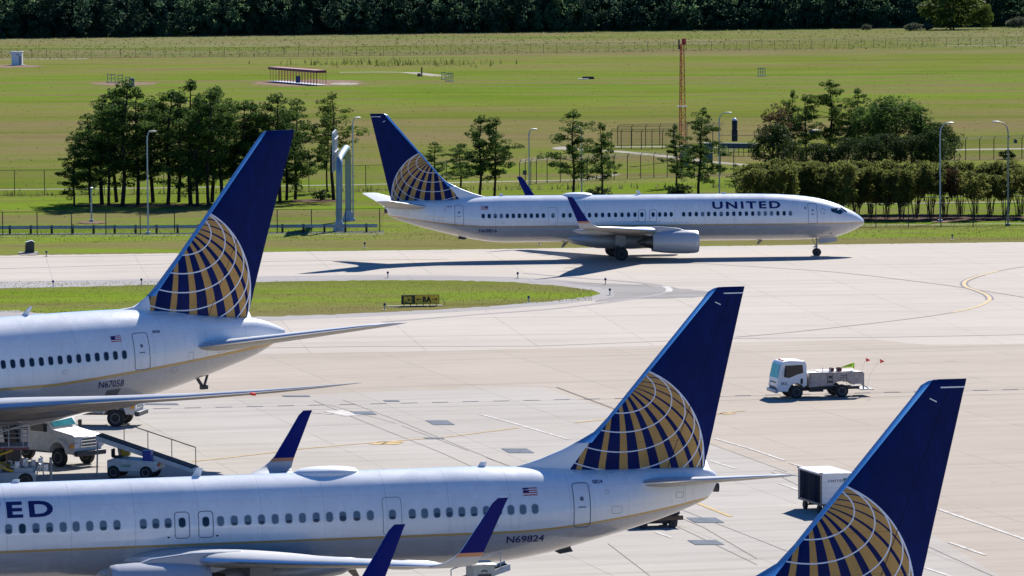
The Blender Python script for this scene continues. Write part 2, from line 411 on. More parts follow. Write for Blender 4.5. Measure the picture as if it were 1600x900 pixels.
def airliner(kind, root, side, tx):
    small = kind == 'narrow'; T = T737 if small else T767
    body = fuselage(T, m_liv737 if small else m_liv767, root)
    # ---- fin
    if small:
        sec = [(5.0, 32.6, 40.36, .06), (5.30, 32.4, 40.42, .05), (5.45, 32.9, 40.45, .055), (5.60, 33.4, 40.5, .06), (5.93, 34.3, 40.58, .068), (6.27, 35.05, 40.66, .078), (6.62, 35.70, 40.75, .088), (7.2, 36.28, 40.88, .095), (8.97, 37.80, 41.3, .10), (11.9, 40.33, 42.0, .10), (12.2, 40.56, 42.08, .10), (12.33, 40.80, 42.11, .09), (12.38, 41.0, 42.12, .05)]
    else:
        sec = [(6.6, 49.9, 57.7, .08), (7.5, 50.06, 58.0, .07), (7.62, 51.22, 58.05, .085), (7.93, 51.78, 58.13, .09), (8.25, 52.18, 58.23, .10), (8.67, 52.6, 58.36, .105), (10.2, 53.96, 58.84, .105), (12.08, 55.53, 59.44, .105), (15.74, 58.56, 60.67, .10), (16.11, 58.89, 60.77, .10), (16.21, 59.09, 60.8, .05)]
    rs = []
    for z, xl, xt, t in sec:
        ch = xt-xl; rs.append([(xl+u*ch, h*t*ch, z) for u, h in AF])
    mb = MB()
    def fmi(i, j):
        if j == NLE-1: return 2  # trailing-edge faces white: a sunlit rim put into the colour
        if sec[i][0] < (6.5 if small else 8.2): return 0
        return wing_mi(i, j)
    mb.rings(rs, fmi); fin = mb.build('tail_fin', [m_tail737 if small else m_tail767, m_alu, m_white], root, angle=50)
    mk = MB()
    for sd in (-1, 1):                                  # balance-horn marks on the rudder
        if small:
            mk.box((41.62, sd*.075, 12.12), (.82, .03, .045)); mk.box((40.95, sd*.10, 11.72), (.26, .03, .035), ry=.45)
    if small: mk.build('rudder_mark', m_white, fin)
    # ---- tailplanes
    for sd in (-1, 1):
        if small: st = [(.3, 37.2, 3.8, 4.50, .11), (.95, 37.5, 3.45, 4.56, .11), (4, 39.2, 2.35, 4.95, .10), (6.9, 40.85, 1.35, 5.32, .10), (7.17, 41.2, 1.0, 5.36, .06)]
        else: st = [(.6, 53.0, 6.1, 5.30, .10), (1.5, 53.92, 5.35, 5.47, .10), (5, 56.5, 4.0, 5.98, .10), (8.9, 59.6, 2.45, 6.57, .09), (9.3, 60.35, 1.8, 6.64, .05)]
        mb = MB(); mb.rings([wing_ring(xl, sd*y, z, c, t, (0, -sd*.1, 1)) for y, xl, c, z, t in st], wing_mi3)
        tp = mb.build('tailplane', [mat('tailplane_pale_grey', (.58, .59, .60), .4, var=.08), m_alu, m_under_shade], root, angle=50)
    # ---- wings
    for sd in (-1, 1):
        if small: st = [(.6, 15.4, 8.5, 2.15, .12), (1.9, 16.3, 7.5, 2.32, .125), (3.3, 17.4, 6.35, 2.48, .125), (5.75, 18.95, 4.75, 2.68, .12), (10, 21.15, 3.75, 3.02, .11), (14, 23.2, 2.75, 3.36, .105), (16.6, 24.58, 1.95, 3.56, .10), (17.16, 24.88, 1.72, 3.61, .09)]
        else: st = [(1.0, 31.5, 12.0, 3.0, .13), (2.5, 32.7, 11.2, 3.25, .13), (7, 36.02, 8.4, 3.80, .13), (9.5, 37.81, 6.9, 4.12, .13), (14, 41.0, 4.5, 4.54, .11), (19, 44.6, 3.1, 4.93, .10), (22.4, 47.03, 2.4, 5.26, .09), (24.6, 48.75, 1.5, 5.51, .08), (26.1, 50.21, .45, 5.70, .06)]
        mb = MB(); dih = .10
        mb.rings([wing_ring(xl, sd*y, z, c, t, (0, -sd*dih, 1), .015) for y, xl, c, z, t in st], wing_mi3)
        wg = mb.build('wing', [m_wing, m_alu, m_under_shade if small else m_under_shade2], root, angle=50)
        if small:
            ws = [(17.16, 3.61, 24.88, 26.60, 8, .09), (17.36, 3.66, 25.10, 26.62, 25, .085), (17.55, 3.78, 25.38, 26.66, 45, .08), (17.68, 3.97, 25.68, 26.74, 63, .075), (17.76, 4.2, 25.93, 26.84, 74, .07), (17.90, 5.2, 26.60, 27.28, 80, .07), (17.99, 5.95, 27.08, 27.60, 82, .07), (18.02, 6.15, 27.30, 27.70, 82, .05)]
            rs = []
            for y, z, xl, xt, an, t in ws:
                nv = (0, -sd*math.sin(R_(an)), math.cos(R_(an))); rs.append(wing_ring(xl, sd*y, z, xt-xl, t, nv))
            mb = MB(); mb.rings(rs, wing_mi); mb.build('winglet', [m_winglet, m_alu], wg, angle=50)
            for yy, xx, zz, ln in ((5.2, 21.9, 2.42, 3.2), (8.6, 22.9, 2.72, 2.9), (12.0, 24.0, 3.04, 2.5)):
                mb = MB(); mb.rev([(0, .02), (.25*ln, .16), (.5*ln, .19), (.8*ln, .13), (ln, .015)], (xx, sd*yy, zz), 12)
                mb.build('flap_fairing', m_wing, wg)
        else:
            for yy, xx, zz, ln in ((5.5, 40.0, 3.15, 6), (11.0, 42.0, 3.95, 4.6)):
                mb = MB(); mb.rev([(0, .02), (.25*ln, .24), (.5*ln, .29), (.8*ln, .2), (ln, .015)], (xx, sd*yy, zz), 12)
                mb.build('flap_fairing', m_under_shade2, wg)
            if sd == side:
                mb = MB(); q = (46.82, sd*22.35, 5.17); mb.box(q, (.12, .42, .12)); mb.build('wing_light', m_flagred, wg)
    # ---- wing to body fairing
    if small:
        fb = [(14.2, .3, 2.2, .15), (15.5, 1.5, 1.75, .5), (17, 1.98, 1.62, .72), (20, 2.10, 1.58, .80), (23, 2.02, 1.62, .74), (25, 1.6, 1.75, .5), (26.6, .3, 2.1, .15)]
    else:
        fb = [(24, .4, 3.0, .3), (27, 2.6, 2.7, 1.1), (32, 2.9, 2.6, 1.3), (39, 2.7, 2.6, 1.1), (43, .5, 2.7, .4)]
    mb = MB(); mb.rings([[(x, a*math.cos(2*math.pi*k/32), z+h*math.sin(2*math.pi*k/32)*(1.0 if small else .8)) for k in range(32)] for x, a, z, h in fb])
    mb.build('belly_fairing', m_wing, root, angle=60)
    # ---- engines
    ey, ex, ez, k = (4.83, 15.0, 1.63, 1.0) if small else (7.9, 30.6, 2.3, 1.4)
    for sd in (-1, 1):
        c = (ex, sd*ey, ez); mb = MB()
        prof = [(.95, .76), (.35, .80), (.06, .84), (0, .89), (.06, .94), (.3, .985), (1.0, 1.02), (2.0, 1.01), (3.0, .93), (3.9, .80), (3.88, .75), (3.2, .78)]
        n = 36; rs = []
        for a, r in prof: rs.append([(c[0]+a*k, c[1]+r*k*math.cos(2*math.pi*q/n), c[2]+r*k*math.sin(2*math.pi*q/n)*(.97)) for q in range(n)])
        mb.rings(rs, lambda i, j: 1 if i in (1, 2, 3, 4) else 0, False, False)
        en = mb.build('engine', [mat('nacelle_grey', (.42, .43, .45), .35, coat=.4, var=.05), mat('inlet_lip_grey', (.50, .50, .52), .4, .2)], root, angle=50)
        mb = MB(); mb.rev([(.55*k, .02), (.75*k, .16*k), (.9*k, .25*k), (.92*k, .77*k)], c, 24); mb.build('fan', m_dark, en)
        mb = MB(); mb.rev([(3.1*k, .66*k), (3.9*k, .56*k), (4.5*k, .44*k), (4.5*k, .34*k), (4.8*k, .25*k), (5.2*k, .05*k)], c, 24); mb.build('exhaust_cone', mat('exhaust_metal', (.10, .095, .09), .4, .7), en)
        mb = MB(); zt = ez+1.0*k
        mb.prism([(ex+.9*k, zt-.12), (ex+1.6*k, zt+.13), (ex+3.2*k, zt+.30), (ex+5.2*k, zt+.30), (ex+5.6*k, zt-.05), (ex+4.0*k, zt-.55), (ex+2.5*k, zt-.3)], sd*ey-.15*k, sd*ey+.15*k)
        mb.build('pylon', mat('nacelle_grey', (.5, .51, .53)), en, bevel=.05)
    # ---- landing gear
    if small:
        for sd in (-1, 1):
            mb = MB(); mb.tube((21.25, sd*2.86, 2.3), (21.25, sd*2.86, .55), .11); mb.tube((21.25, sd*2.4, .55), (21.25, sd*3.3, .55), .07); mb.tube((20.6, sd*2.3, 1.9), (21.2, sd*2.86, 1.1), .05)
            mb.box((21.3, sd*3.05, 1.75), (.9, .05, .95))
            g_ = mb.build('main_gear', m_grey, root)
            for yy in (2.58, 3.14): wheel(g_, (21.25, sd*yy, .56), .56, .38)
        mb = MB(); mb.tube((4.08, 0, 1.6), (4.08, 0, .36), .07); mb.tube((4.08, -.25, .35), (4.08, .25, .35), .05); mb.tube((4.5, 0, 1.5), (4.1, 0, .75), .035)
        mb.box((4.22, 0, .8), (.28, .14, .12))
        g_ = mb.build('nose_gear', m_grey, root)
        for yy in (-.2, .2): wheel(g_, (4.08, yy, .345), .345, .2)
        for sd in (-1, 1):
            mb = MB(); mb.prism([(2.42, 1.62), (3.9, 1.5), (3.9, 1.08), (2.42, 1.28)], sd*.42-.015, sd*.42+.015)
            d_ = mb.build('gear_door', mat('gear_door_grey', (.40, .41, .44), .4), g_)
    else:
        for sd in (-1, 1):
            mb = MB(); mb.tube((37, sd*4.6, 3.4), (37, sd*4.6, .7), .2); mb.tube((36.2, sd*4.6, .62), (37.8, sd*4.6, .62), .12)
            g_ = mb.build('main_gear', m_grey, root)
            for xx in (36.25, 37.75):
                for yy in (4.1, 5.1): wheel(g_, (xx, sd*yy, .6), .6, .42)
        mb = MB(); mb.tube((8.1, 0, 4), (8.1, 0, .5), .13); g_ = mb.build('nose_gear', m_grey, root)
        for yy in (-.3, .3): wheel(g_, (8.1, yy, .45), .45, .3)
    # ---- roof and belly fittings
    if small:
        mb = MB(); n = 28; rs = []
        for i in range(15):
            t = -1+2*i/14; q = math.sqrt(max(0, 1-abs(t)**2.4)); x = 24.58+1.38*t
            rs.append([(x, (.62*q+.02)*math.cos(2*math.pi*k_/n), 5.32+(.27*q+.02)*math.sin(2*math.pi*k_/n)) for k_ in range(n)])
        mb.rings(rs); mb.build('satcom_dome', m_white, root, angle=60)
        for x, h in ((19.25, .42), (30.95, .26), (12.0, .2)):
            mb = MB(); zc = T['top'](x)-.04; mb.rings([[(x+dx*q, dy*q, z) for dx, dy in ((-.16, 0), (0, .022), (.2, 0), (0, -.022))] for z, q in ((zc, 1), (zc+h*.9, .75))] )
            for i in range(4, 8): mb.v[i] = (mb.v[i][0]+h*.45, mb.v[i][1], mb.v[i][2])
            mb.build('antenna', m_white, root)
        for x, z, h in ((8.9, 1.43, .38), (25.6, 1.35, .4)):
            mb = MB(); mb.prism([(x-.25, z+.05), (x+.15, z+.05), (x+.38, z-h), (x+.2, z-h)], -.03, .03); mb.build('antenna', mat('antenna_tan', (.35, .27, .2), .5), root)
        mb = MB(); mb.prism([(33.9, 1.86), (34.6, 2.05), (34.75, 1.78), (34.2, 1.70)], -.12, .12); mb.build('tail_skid', m_dark, root)
        mb = MB(); mb.rings([[(x, r*math.cos(2*math.pi*q/16), z+r*1.1*math.sin(2*math.pi*q/16)) for q in range(16)] for x, r, z in ((40.55, .2, 4.22), (40.94, .19, 4.18))])
        mb.build('exhaust_outlet', m_dark, root)
    else:
        mb = MB(); mb.tube((54.7, 0, 3.75), (55.05, 0, 3.2), .09); mb.tube((55.35, 0, 3.9), (55.1, 0, 3.2), .07); mb.box((55.1, 0, 3.2), (.4, .2, .2)); mb.build('tail_skid', m_dark, root)
        mb = MB(); mb.prism([(45.0, 7.55), (45.4, 7.55), (45.65, 8.0), (45.5, 8.02)], -.03, .03); mb.build('antenna', m_white, root)
    if not tx: return
    # ---- windows
    rnd = random.Random(tx['seed'])
    if small:
        wx = [32.77-.508*i for i in range(11)] + [26.88] + [25.98, 25.43, 24.86, 24.32, 23.78, 23.22, 22.67, 22.12, 21.57, 21.02, 20.47, 19.92] + [19.33, 18.38] + [17.82, 17.33, 16.83] + [15.78, 15.24, 14.70, 14.16] + [13.65-.538*i for i in range(14)]
        wz, ww, wh = 3.77, .26, .37
    else:
        wx = [49.61-.517*i for i in range(34)]; wz, ww, wh = 5.44, .25, .42
    pat = tx.get('dark')
    for i, x in enumerate(wx):
        mb = MB(); p, f_ = fan(T, side, rr_pts(x, wz, ww+.05, wh+.05, .13), .006); mb.add(p, f_, 1)
        p, f_ = fan(T, side, rr_pts(x, wz, ww, wh, .115), .011); mb.add(p, f_, 0)
        dk = pat(i, x) if pat else rnd.random() < .5
        if not dk and rnd.random() < .55:
            fr_ = rnd.uniform(.25, .6); p, f_ = fan(T, side, rr_pts(x, wz-wh/2+wh*fr_/2, ww*.94, wh*fr_*.94, .08), .013); mb.add(p, f_, 2)  # bare glass below a partly lowered blind
        mb.build('window', [m_glass if dk else m_shade, mat('window_surround', (.40, .42, .45), .4), mat('pane_below_blind', rnd.choice([(.035, .05, .075), (.035, .05, .075)]), .15)], root)
    # ---- doors
    doors = ([(4.73, 3.72, .80, 1.72), (34.78, 3.80, .74, 1.80)] if small else [(50.66, 5.52, .92, 1.88)])
    for x, z, dw, dh in doors:
        mb = MB(); p, f_ = outline(T, side, rr_pts(x, z, dw, dh, .16), .035, .009); mb.add(p, f_)
        p, f_ = fan(T, side, rr_pts(x, z+.28, .16, .18, .07), .011); mb.add(p, f_)
        p, f_ = fan(T, side, rr_pts(x, z-.05, .34, .05, .02), .011); mb.add(p, f_)
        d_ = mb.build('door', m_line, root)
    if small:
        for x in (18.38, 19.33):
            mb = MB(); p, f_ = outline(T, side, rr_pts(x, 3.66, .62, 1.06, .15), .035, .008); mb.add(p, f_); mb.build('exit_hatch', m_line, root)
            mb = MB(); p, f_ = fan(T, side, rr_pts(x-.55 if x < 19 else x+.45, 3.2, .1, .07, .03), .011); mb.add(p, f_); mb.build('vent_port', m_dark, root)
        mb = MB(); p, f_ = outline(T, side, rr_pts(26.88, 3.70, .78, 1.5, .14), .02, .008); mb.add(p, f_); mb.build('door', m_line, root)
        # cockpit glazing
        mb = MB()
        for P in ([(3.12, 4.10), (2.28, 4.16), (1.98, 3.80), (2.3, 3.60), (3.07, 3.84)], [(2.22, 4.18), (2.08, 4.20), (1.62, 3.86), (1.66, 3.74), (1.92, 3.82)]):
            Q = densify(P, .12); p, f_ = fan(T, side, Q, .012); mb.add(p, f_)
            mb.build('cockpit_window', m_wshield, root); mb = MB()
            p, f_ = fan(T, -side, Q, .012); mb.add(p, f_); mb.build('cockpit_window', m_wshield, root); mb = MB()
        for q in range(5):                               # ring of five small marks behind the cockpit
            mb = MB(); a = R_(90+72*q); p, f_ = fan(T, side, rr_pts(3.85+.2*math.cos(a), 3.92+.2*math.sin(a), .09, .09, .03, 3), .010); mb.add(p, f_); mb.build('alliance_mark', m_line, root)
        mb = MB(); p, f_ = fan(T, side, rr_pts(5.35, 4.2, .12, .22, .03), .010); mb.add(p, f_)
        mb.build('door_sidelight', m_line, root)
        for xx, zz, a in ((1.3, 2.75, .07), (3.05, 1.98, .16), (7.4, 3.15, .05)): mb = MB(); p, f_ = fan(T, side, rr_pts(xx, zz, a, a*.8, a*.3), .010); mb.add(p, f_); mb.build('sensor_port', m_line, root)
    else:
        mb = MB(); p, f_ = fan(T, side, densify([(48.68, 3.66), (49.49, 3.70), (49.34, 3.17), (48.53, 3.06)], .12), .010); mb.add(p, f_); mb.build('cargo_hatch', mat('hatch_dark_grey', (.10, .095, .10), .5), root)  # hatch is a plain dark grey panel
    # ---- lettering: sg=+1 when the reader's left is the nose
    sg = 1 if side < 0 else -1
    def T2(txt, lo, hi, za, zb, nm, **k):
        a, b = (lo, hi) if sg > 0 else (hi, lo)
        return text_on(T, side, txt, a, b, za, zb, m_navytext, root, nm, **k)
    if small: T2('UNITED', 7.47, 13.3, 4.18, 4.79, 'airline_lettering', bold=.035, space=1.28)
    for t_ in tx['texts']: T2(*t_)
    for (hx_, hz_, hw_, hh_) in (([(9.2, 2.1, .9, .55), (27.6, 2.15, 1.1, .7), (13.4, 2.25, .35, .3), (29.9, 2.4, .3, .25), (36.3, 3.55, .45, .3), (31.1, 3.2, .2, .16), (35.9, 4.3, .18, .14), (39.1, 4.0, .35, .25), (6.5, 2.2, .3, .5)]) if small else [(47.1, 3.4, .5, .3), (52.6, 4.4, .4, .3), (53.6, 5.0, .3, .5), (46.2, 4.8, .25, .2), (55.5, 5.2, .5, .25)]):
        mb = MB(); p, f_ = outline(T, side, rr_pts(hx_, hz_, hw_, hh_, .06), .016, .007); mb.add(p, f_); mb.build('service_panel', mat('panel_seam_grey', (.27, .27, .29), .5), root)
    # flag: red and white stripes with a navy canton (canton towards the nose)
    fx0, fx1, fz0, fz1 = (32.33, 32.93, 4.30, 4.60) if small else (48.99, 49.58, 6.11, 6.40)
    mb = MB()
    def rect(x0, x1, z0, z1, mi, off=.009):
        xs = [x0+(x1-x0)*i/3 for i in range(4)]; pts = [(x, z) for z in (z0, z1) for x in xs]
        p, f_ = wrap(T, side, pts, [(i, i+1, i+5, i+4) for i in range(3)], off); mb.add(p, f_, mi)
    for i in range(7): z0 = fz0+(fz1-fz0)*i/7; rect(fx0, fx1, z0, z0+(fz1-fz0)/7, 0 if i % 2 == 0 else 1)
    rect(fx0, fx0+(fx1-fx0)*.42, fz0+(fz1-fz0)*3/7, fz1, 2, .012)
    mb.build('flag_decal', [mat('flag_red', (.45, .04, .05)), m_white, m_navytext], root, smooth=False)

def place_air(root, x, y, head, flip, att, piv):
    """head: heading angle as fitted; flip: nose points to the right of the picture"""
    rz = R_(head) + (math.pi if flip else 0)
    t = math.tan(R_(att)); root.location = (x, y, -piv*t); root.rotation_euler = (0, -math.atan(t), rz)

a1 = thing('airliner', 'white airliner taxiing side-on across the middle of the view, nose to the right', 'airliner', group='airliners with globe tails')
airliner('narrow', a1, +1, dict(seed=3, texts=[('N69816', 31.6, 33.1, 2.36, 2.66, 'registration_lettering'), ('0816', 35.35, 35.78, 4.50, 4.62, 'fleet_number')], dark=lambda i, x: random.Random(i*7+1).random() < .6))
place_air(a1, 29.976, 421.3, 6.4, True, .16, 21.2)
a2 = thing('airliner', 'parked foreground airliner with long window row and whole blue tail, near the bottom edge', 'airliner', group='airliners with globe tails')
airliner('narrow', a2, -1, dict(seed=5, texts=[('N69824', 31.6, 33.2, 2.40, 2.70, 'registration_lettering'), ('0824', 35.34, 35.78, 4.63, 4.77, 'fleet_number')], dark=lambda i, x: abs(x-18.38) < .1 or abs(x-19.33) < .1 or abs(x-12.04) < .3))
place_air(a2, -31.354, 192.127, 13.796, False, .227, 21.2)
a3 = thing('airliner', 'nearest parked airliner, only its blue tail at bottom right and one blue winglet tip showing', 'airliner', group='airliners with globe tails')
airliner('narrow', a3, -1, None)
place_air(a3, -26.167, 148.956, 14.338, False, 0, 21.2)
a4 = thing('airliner', 'large wide-body airliner at the left edge with cone tail and long raked wing', 'airliner', group='airliners with globe tails')
airliner('wide', a4, -1, dict(seed=9, texts=[('N67058', 48.15, 49.63, 3.82, 4.18, 'registration_lettering'), ('0058', 51.44, 51.90, 6.36, 6.50, 'fleet_number')], dark=lambda i, x: True))
place_air(a4, -63.76, 227.34, 29.51, False, 1.48, 31.0)
# ------------------------------------------------------------------ ground
def sheet(name, pts, z, m):
    mb = MB(); mb.add([(p[0], p[1], z) for p in pts], [tuple(range(len(pts)))])
    o = mb.build(name, m, None, smooth=False)
    bm = bmesh.new(); bm.from_mesh(o.data)
    for f in bm.faces:
        if f.normal.z < 0: f.normal_flip()
    bm.to_mesh(o.data); bm.free(); return o

def grass_mat():
    g = NG('grass_field'); v, o = g.xyz('World'); Y = o[1]
    big = g.noise(v, .012, 5, .55, sc3=(.45, 1, 1)); mid = g.noise(v, .05, 5, .6, sc3=(.5, 1, 1), off=(31, 7, 0)); fine = g.noise(v, .9, 6, .75); vf = g.noise(v, 5.0, 4, .8)
    warp = g.math('MULTIPLY', g.math('SUBTRACT', g.noise(v, .010, 4, .6, sc3=(.6, 1, 1), off=(5, 90, 3)), .5), 120.0)
    yy = g.math('ADD', Y, warp)
    x = g.n('ShaderNodeValToRGB'); x.color_ramp.interpolation = 'LINEAR'
    t = g.math('DIVIDE', g.math('SUBTRACT', yy, 380.0), 1200.0)
    br = [(0, (.128, .190, .020)), (.10, (.120, .190, .018)), (.17, (.115, .160, .022)), (.20, (.125, .135, .040)), (.24, (.140, .132, .050)), (.32, (.138, .130, .048)), (.37, (.125, .155, .028)), (.42, (.110, .165, .022)), (.50, (.105, .165, .022)), (.56, (.125, .160, .030)), (.66, (.135, .160, .038)), (.70, (.140, .145, .065)), (.80, (.155, .160, .080)), (.90, (.150, .155, .075)), (1, (.11, .13, .05))]
    el = x.color_ramp.elements; el[0].position = 0; el[0].color = (*br[0][1], 1); el[1].position = 1; el[1].color = (*br[-1][1], 1)
    for p, c in br[1:-1]: e = el.new(p); e.color = (*c, 1)
    g.l(t, x.inputs[0]); c = x.outputs[0]
    c = g.mix(1.0, c, (1.48, 1.40, 1.5), 'MULTIPLY')
    strk = g.noise(v, .035, 6, .68, sc3=(.14, 1, 1), off=(11, 4, 2))
    c = g.mix(g.math('MULTIPLY', g.ramp(strk, .49, .59), .8), c, (.215, .165, .09))
    c = g.mix(g.math('MULTIPLY', g.ramp(big, .50, .60), .6), c, (.14, .19, .022))
    c = g.mix(g.math('MULTIPLY', g.ramp(g.math('SUBTRACT', 1.0, strk), .52, .64), .5), c, (.085, .135, .018))
    c = g.mix(g.math('MULTIPLY', g.ramp(mid, .50, .62), .6), c, (.21, .175, .085))
    spk = g.noise(v, .25, 6, .8, sc3=(.3, 1, 1), off=(77, 1, 5)); c = g.mix(g.math('MULTIPLY', g.ramp(spk, .52, .62), .45), c, (.13, .105, .045))
    dry = g.ramp(g.noise(v, .16, 5, .7, sc3=(.35, 1, 1), off=(3, 3, 9)), .56, .72)
    c = g.mix(g.math('MULTIPLY', dry, .45), c, (.19, .16, .085))
    c = g.mix(g.math('MULTIPLY', g.ramp(g.math('SUBTRACT', 1.0, mid), .55, .7), .35), c, (.10, .14, .02))
    c = g.mix(g.ramp(fine, .35, .75), g.mix(1.0, c, (.80, .82, .76), 'MULTIPLY'), c)
    c = g.mix(g.ramp(vf, .38, .7), g.mix(1.0, c, (.78, .80, .74), 'MULTIPLY'), c)
    return g.out(c, .95, bump=fine, bs=.6, bd=.12, spec=0)
m_grass = grass_mat()
def concrete_mat(name, c0, c1, ang=13.8, joint=7.62, jw=.035, jd=.45, stain=.3):
    g = NG(name); v, o = g.xyz('World'); mp = g.n('ShaderNodeMapping'); g.l(v, mp.inputs[0]); mp.inputs['Rotation'].default_value = (0, 0, R_(-ang))
    sp = g.n('ShaderNodeSeparateXYZ'); g.l(mp.outputs[0], sp.inputs[0]); rv = mp.outputs[0]
    n1 = g.noise(v, .06, 5, .6); n2 = g.noise(rv, .9, 6, .7, sc3=(.12, 1, 1)); n3 = g.noise(v, 7, 4, .7)
    c = g.mix(g.ramp(n1, .3, .7), c0, c1)
    c = g.mix(g.math('MULTIPLY', g.ramp(n2, .50, .74), stain*1.25), c, tuple(q*.66 for q in c0))
    n4 = g.noise(v, .22, 6, .7, sc3=(.7, 1, 1), off=(60, 2, 0)); c = g.mix(g.math('MULTIPLY', g.ramp(n4, .58, .74), .30), c, tuple(q*.60 for q in c0))
    n5 = g.noise(v, .55, 3, .5, off=(8, 70, 0)); c = g.mix(g.math('MULTIPLY', g.ramp(n5, .70, .76), .35), c, tuple(q*.40 for q in c0))
    c = g.mix(g.math('MULTIPLY', g.ramp(n3, .3, .8), .10), c, tuple(q*.7 for q in c0))
    n6 = g.noise(rv, .5, 4, .6, sc3=(.025, 1, 1), off=(2, 33, 0)); c = g.mix(g.math('MULTIPLY', g.ramp(n6, .52, .68), .35), c, tuple(q*.62 for q in c0))
    # slab to slab tone
    cell = g.n('ShaderNodeTexWhiteNoise', noise_dimensions='2D'); cb = g.n('ShaderNodeCombineXYZ')
    g.l(g.math('FLOOR', g.math('DIVIDE', sp.outputs[0], joint)), cb.inputs[0]); g.l(g.math('FLOOR', g.math('DIVIDE', sp.outputs[1], joint)), cb.inputs[1])
    g.l(cb.outputs[0], cell.inputs['Vector'])
    c = g.mix(g.math('MULTIPLY', cell.outputs['Value'], .10), c, tuple(q*.72 for q in c0))
    for k in (0, 1):
        f = g.math('ABSOLUTE', g.math('SUBTRACT', g.math('FRACT', g.math('DIVIDE', sp.outputs[k], joint)), .5))
        wob = g.ramp(g.noise(v, .35, 3, .6, off=(k*40, 9, 0)), .35, .65)
        ln = g.math('MULTIPLY', g.math('GREATER_THAN', f, .5-jw/joint*(1.0 if k == 0 else 1.6)), g.math('ADD', g.math('MULTIPLY', wob, .7), .3))
        c = g.mix(g.math('MULTIPLY', ln, jd), c, (.10, .09, .085))
    return g.out(c, .92, spec=.06)
m_apron = concrete_mat('apron_concrete', (.350, .300, .245), (.405, .350, .290))
m_lane = concrete_mat('taxiway_concrete', (.405, .362, .312), (.45, .405, .352), ang=6.4)
m_patch = concrete_mat('old_apron_concrete', (.355, .325, .285), (.405, .375, .335), stain=.4)
m_shoulder = concrete_mat('shoulder_concrete', (.29, .27, .265), (.33, .31, .30), ang=6.4, joint=9, stain=.4)
m_asph = concrete_mat('road_asphalt', (.11, .11, .115), (.14, .14, .14), joint=60, stain=.3)
m_dirtrd = concrete_mat('pale_road', (.25, .22, .175), (.31, .275, .22), joint=15)
m_soil = mat('bare_soil', (.20, .135, .09), .95, var=.3, vs=1.5)
m_mulch = mat('mulch', (.10, .055, .035), .95, var=.4, vs=2)
m_pwhite = mat('white_road_paint', (.56, .53, .49), .85, var=.4, vs=2)
m_pyel = mat('yellow_road_paint', (.52, .38, .19), .8, var=.3, vs=2)
m_pdark = mat('dark_road_paint', (.085, .09, .13), .8, var=.3, vs=2)
m_pcov = mat('slate_pit_cover', (.15, .17, .20), .9, var=.3, vs=2)

struct(sheet('grass_field', [(-2500, -600), (2500, -600), (2500, 4200), (-2500, 4200)], 0, m_grass))
# taxiway and apron: far edge runs a few degrees off the picture
fe = lambda X: 427.9+(X+44.2)*(438.3-427.9)/(45.4+44.2)
struct(sheet('taxiway', [(-700, 200), (700, 200), (700, fe(700)), (-700, fe(-700))], .004, m_lane))
def G(*p): return [gnd(a, b) for a, b in p]
# darker shoulder strip round the grass island, then the island itself
isl_up = [(-60, 451.5), (80, 449.3), (250, 444.5), (430, 440), (580, 438), (700, 438.2), (800, 441), (870, 446.5), (925, 453.5), (938, 458)]
isl_lo = [(930, 461.5), (900, 466), (860, 471), (760, 479), (660, 485.3), (560, 489.8), (430, 494.3), (300, 495), (78, 491), (22, 485), (-60, 485)]
sh_up = [(-60, 440.5), (80, 439), (250, 435.5), (430, 431.8), (580, 430), (700, 430.5), (800, 433), (880, 437.5), (960, 446), (1000, 453)]
sh_lo = [(990, 461), (940, 467.5), (880, 475), (780, 483), (660, 490.5), (560, 495.5), (430, 501), (300, 503), (78, 503), (-60, 503)]
struct(sheet('taxiway_shoulder', G(*sh_up, *sh_lo), .008, m_shoulder))
def ragged(P, amp=.16, step=.5, seed=1):
    rd = random.Random(seed); Q = []
    for i in range(len(P)):
        a, b = P[i], P[(i+1) % len(P)]; n = max(1, int((b-a).length/step))
        for j in range(n): q = a+(b-a)*(j/n); Q.append(q+Vector((rd.gauss(0, amp*.3), rd.gauss(0, amp), 0)))
    return Q
struct(sheet('grass_island', ragged(G(*isl_up, *isl_lo), .22), .012, m_grass))
_e = ragged([Vector((x, fe(x)-.1, 0)) for x in range(-90, 91, 2)], .18)[:-180 if False else None]
_e = [q for q in _e if abs(q.y-fe(q.x)) < 1.2]; _e.sort(key=lambda q: q.x)
struct(sheet('grass_verge', [(q.x, q.y, 0) for q in _e]+[(90, fe(90)+3, 0), (-90, fe(-90)+3, 0)], .008, m_grass))
ze = [(-300, 556), (0, 556), (400, 553), (700, 548), (940, 543), (1150, 535), (1370, 531), (1450, 539), (1600, 537), (1900, 534)]
zp = G(*ze)
struct(sheet('apron', [(-700, -100)] + [(-700, zp[0].y-40)] + zp + [(700, zp[-1].y+60), (700, -100)], .008, m_apron))
pp = G((-400, 640), (0, 634), (400, 622), (560, 613), (845, 604), (1050, 675), (1290, 755), (1420, 812), (1560, 900))
struct(sheet('apron_patch', [(-300, 60), (-300, pp[0].y-60)] + pp + [(60, 60)], .012, m_patch))

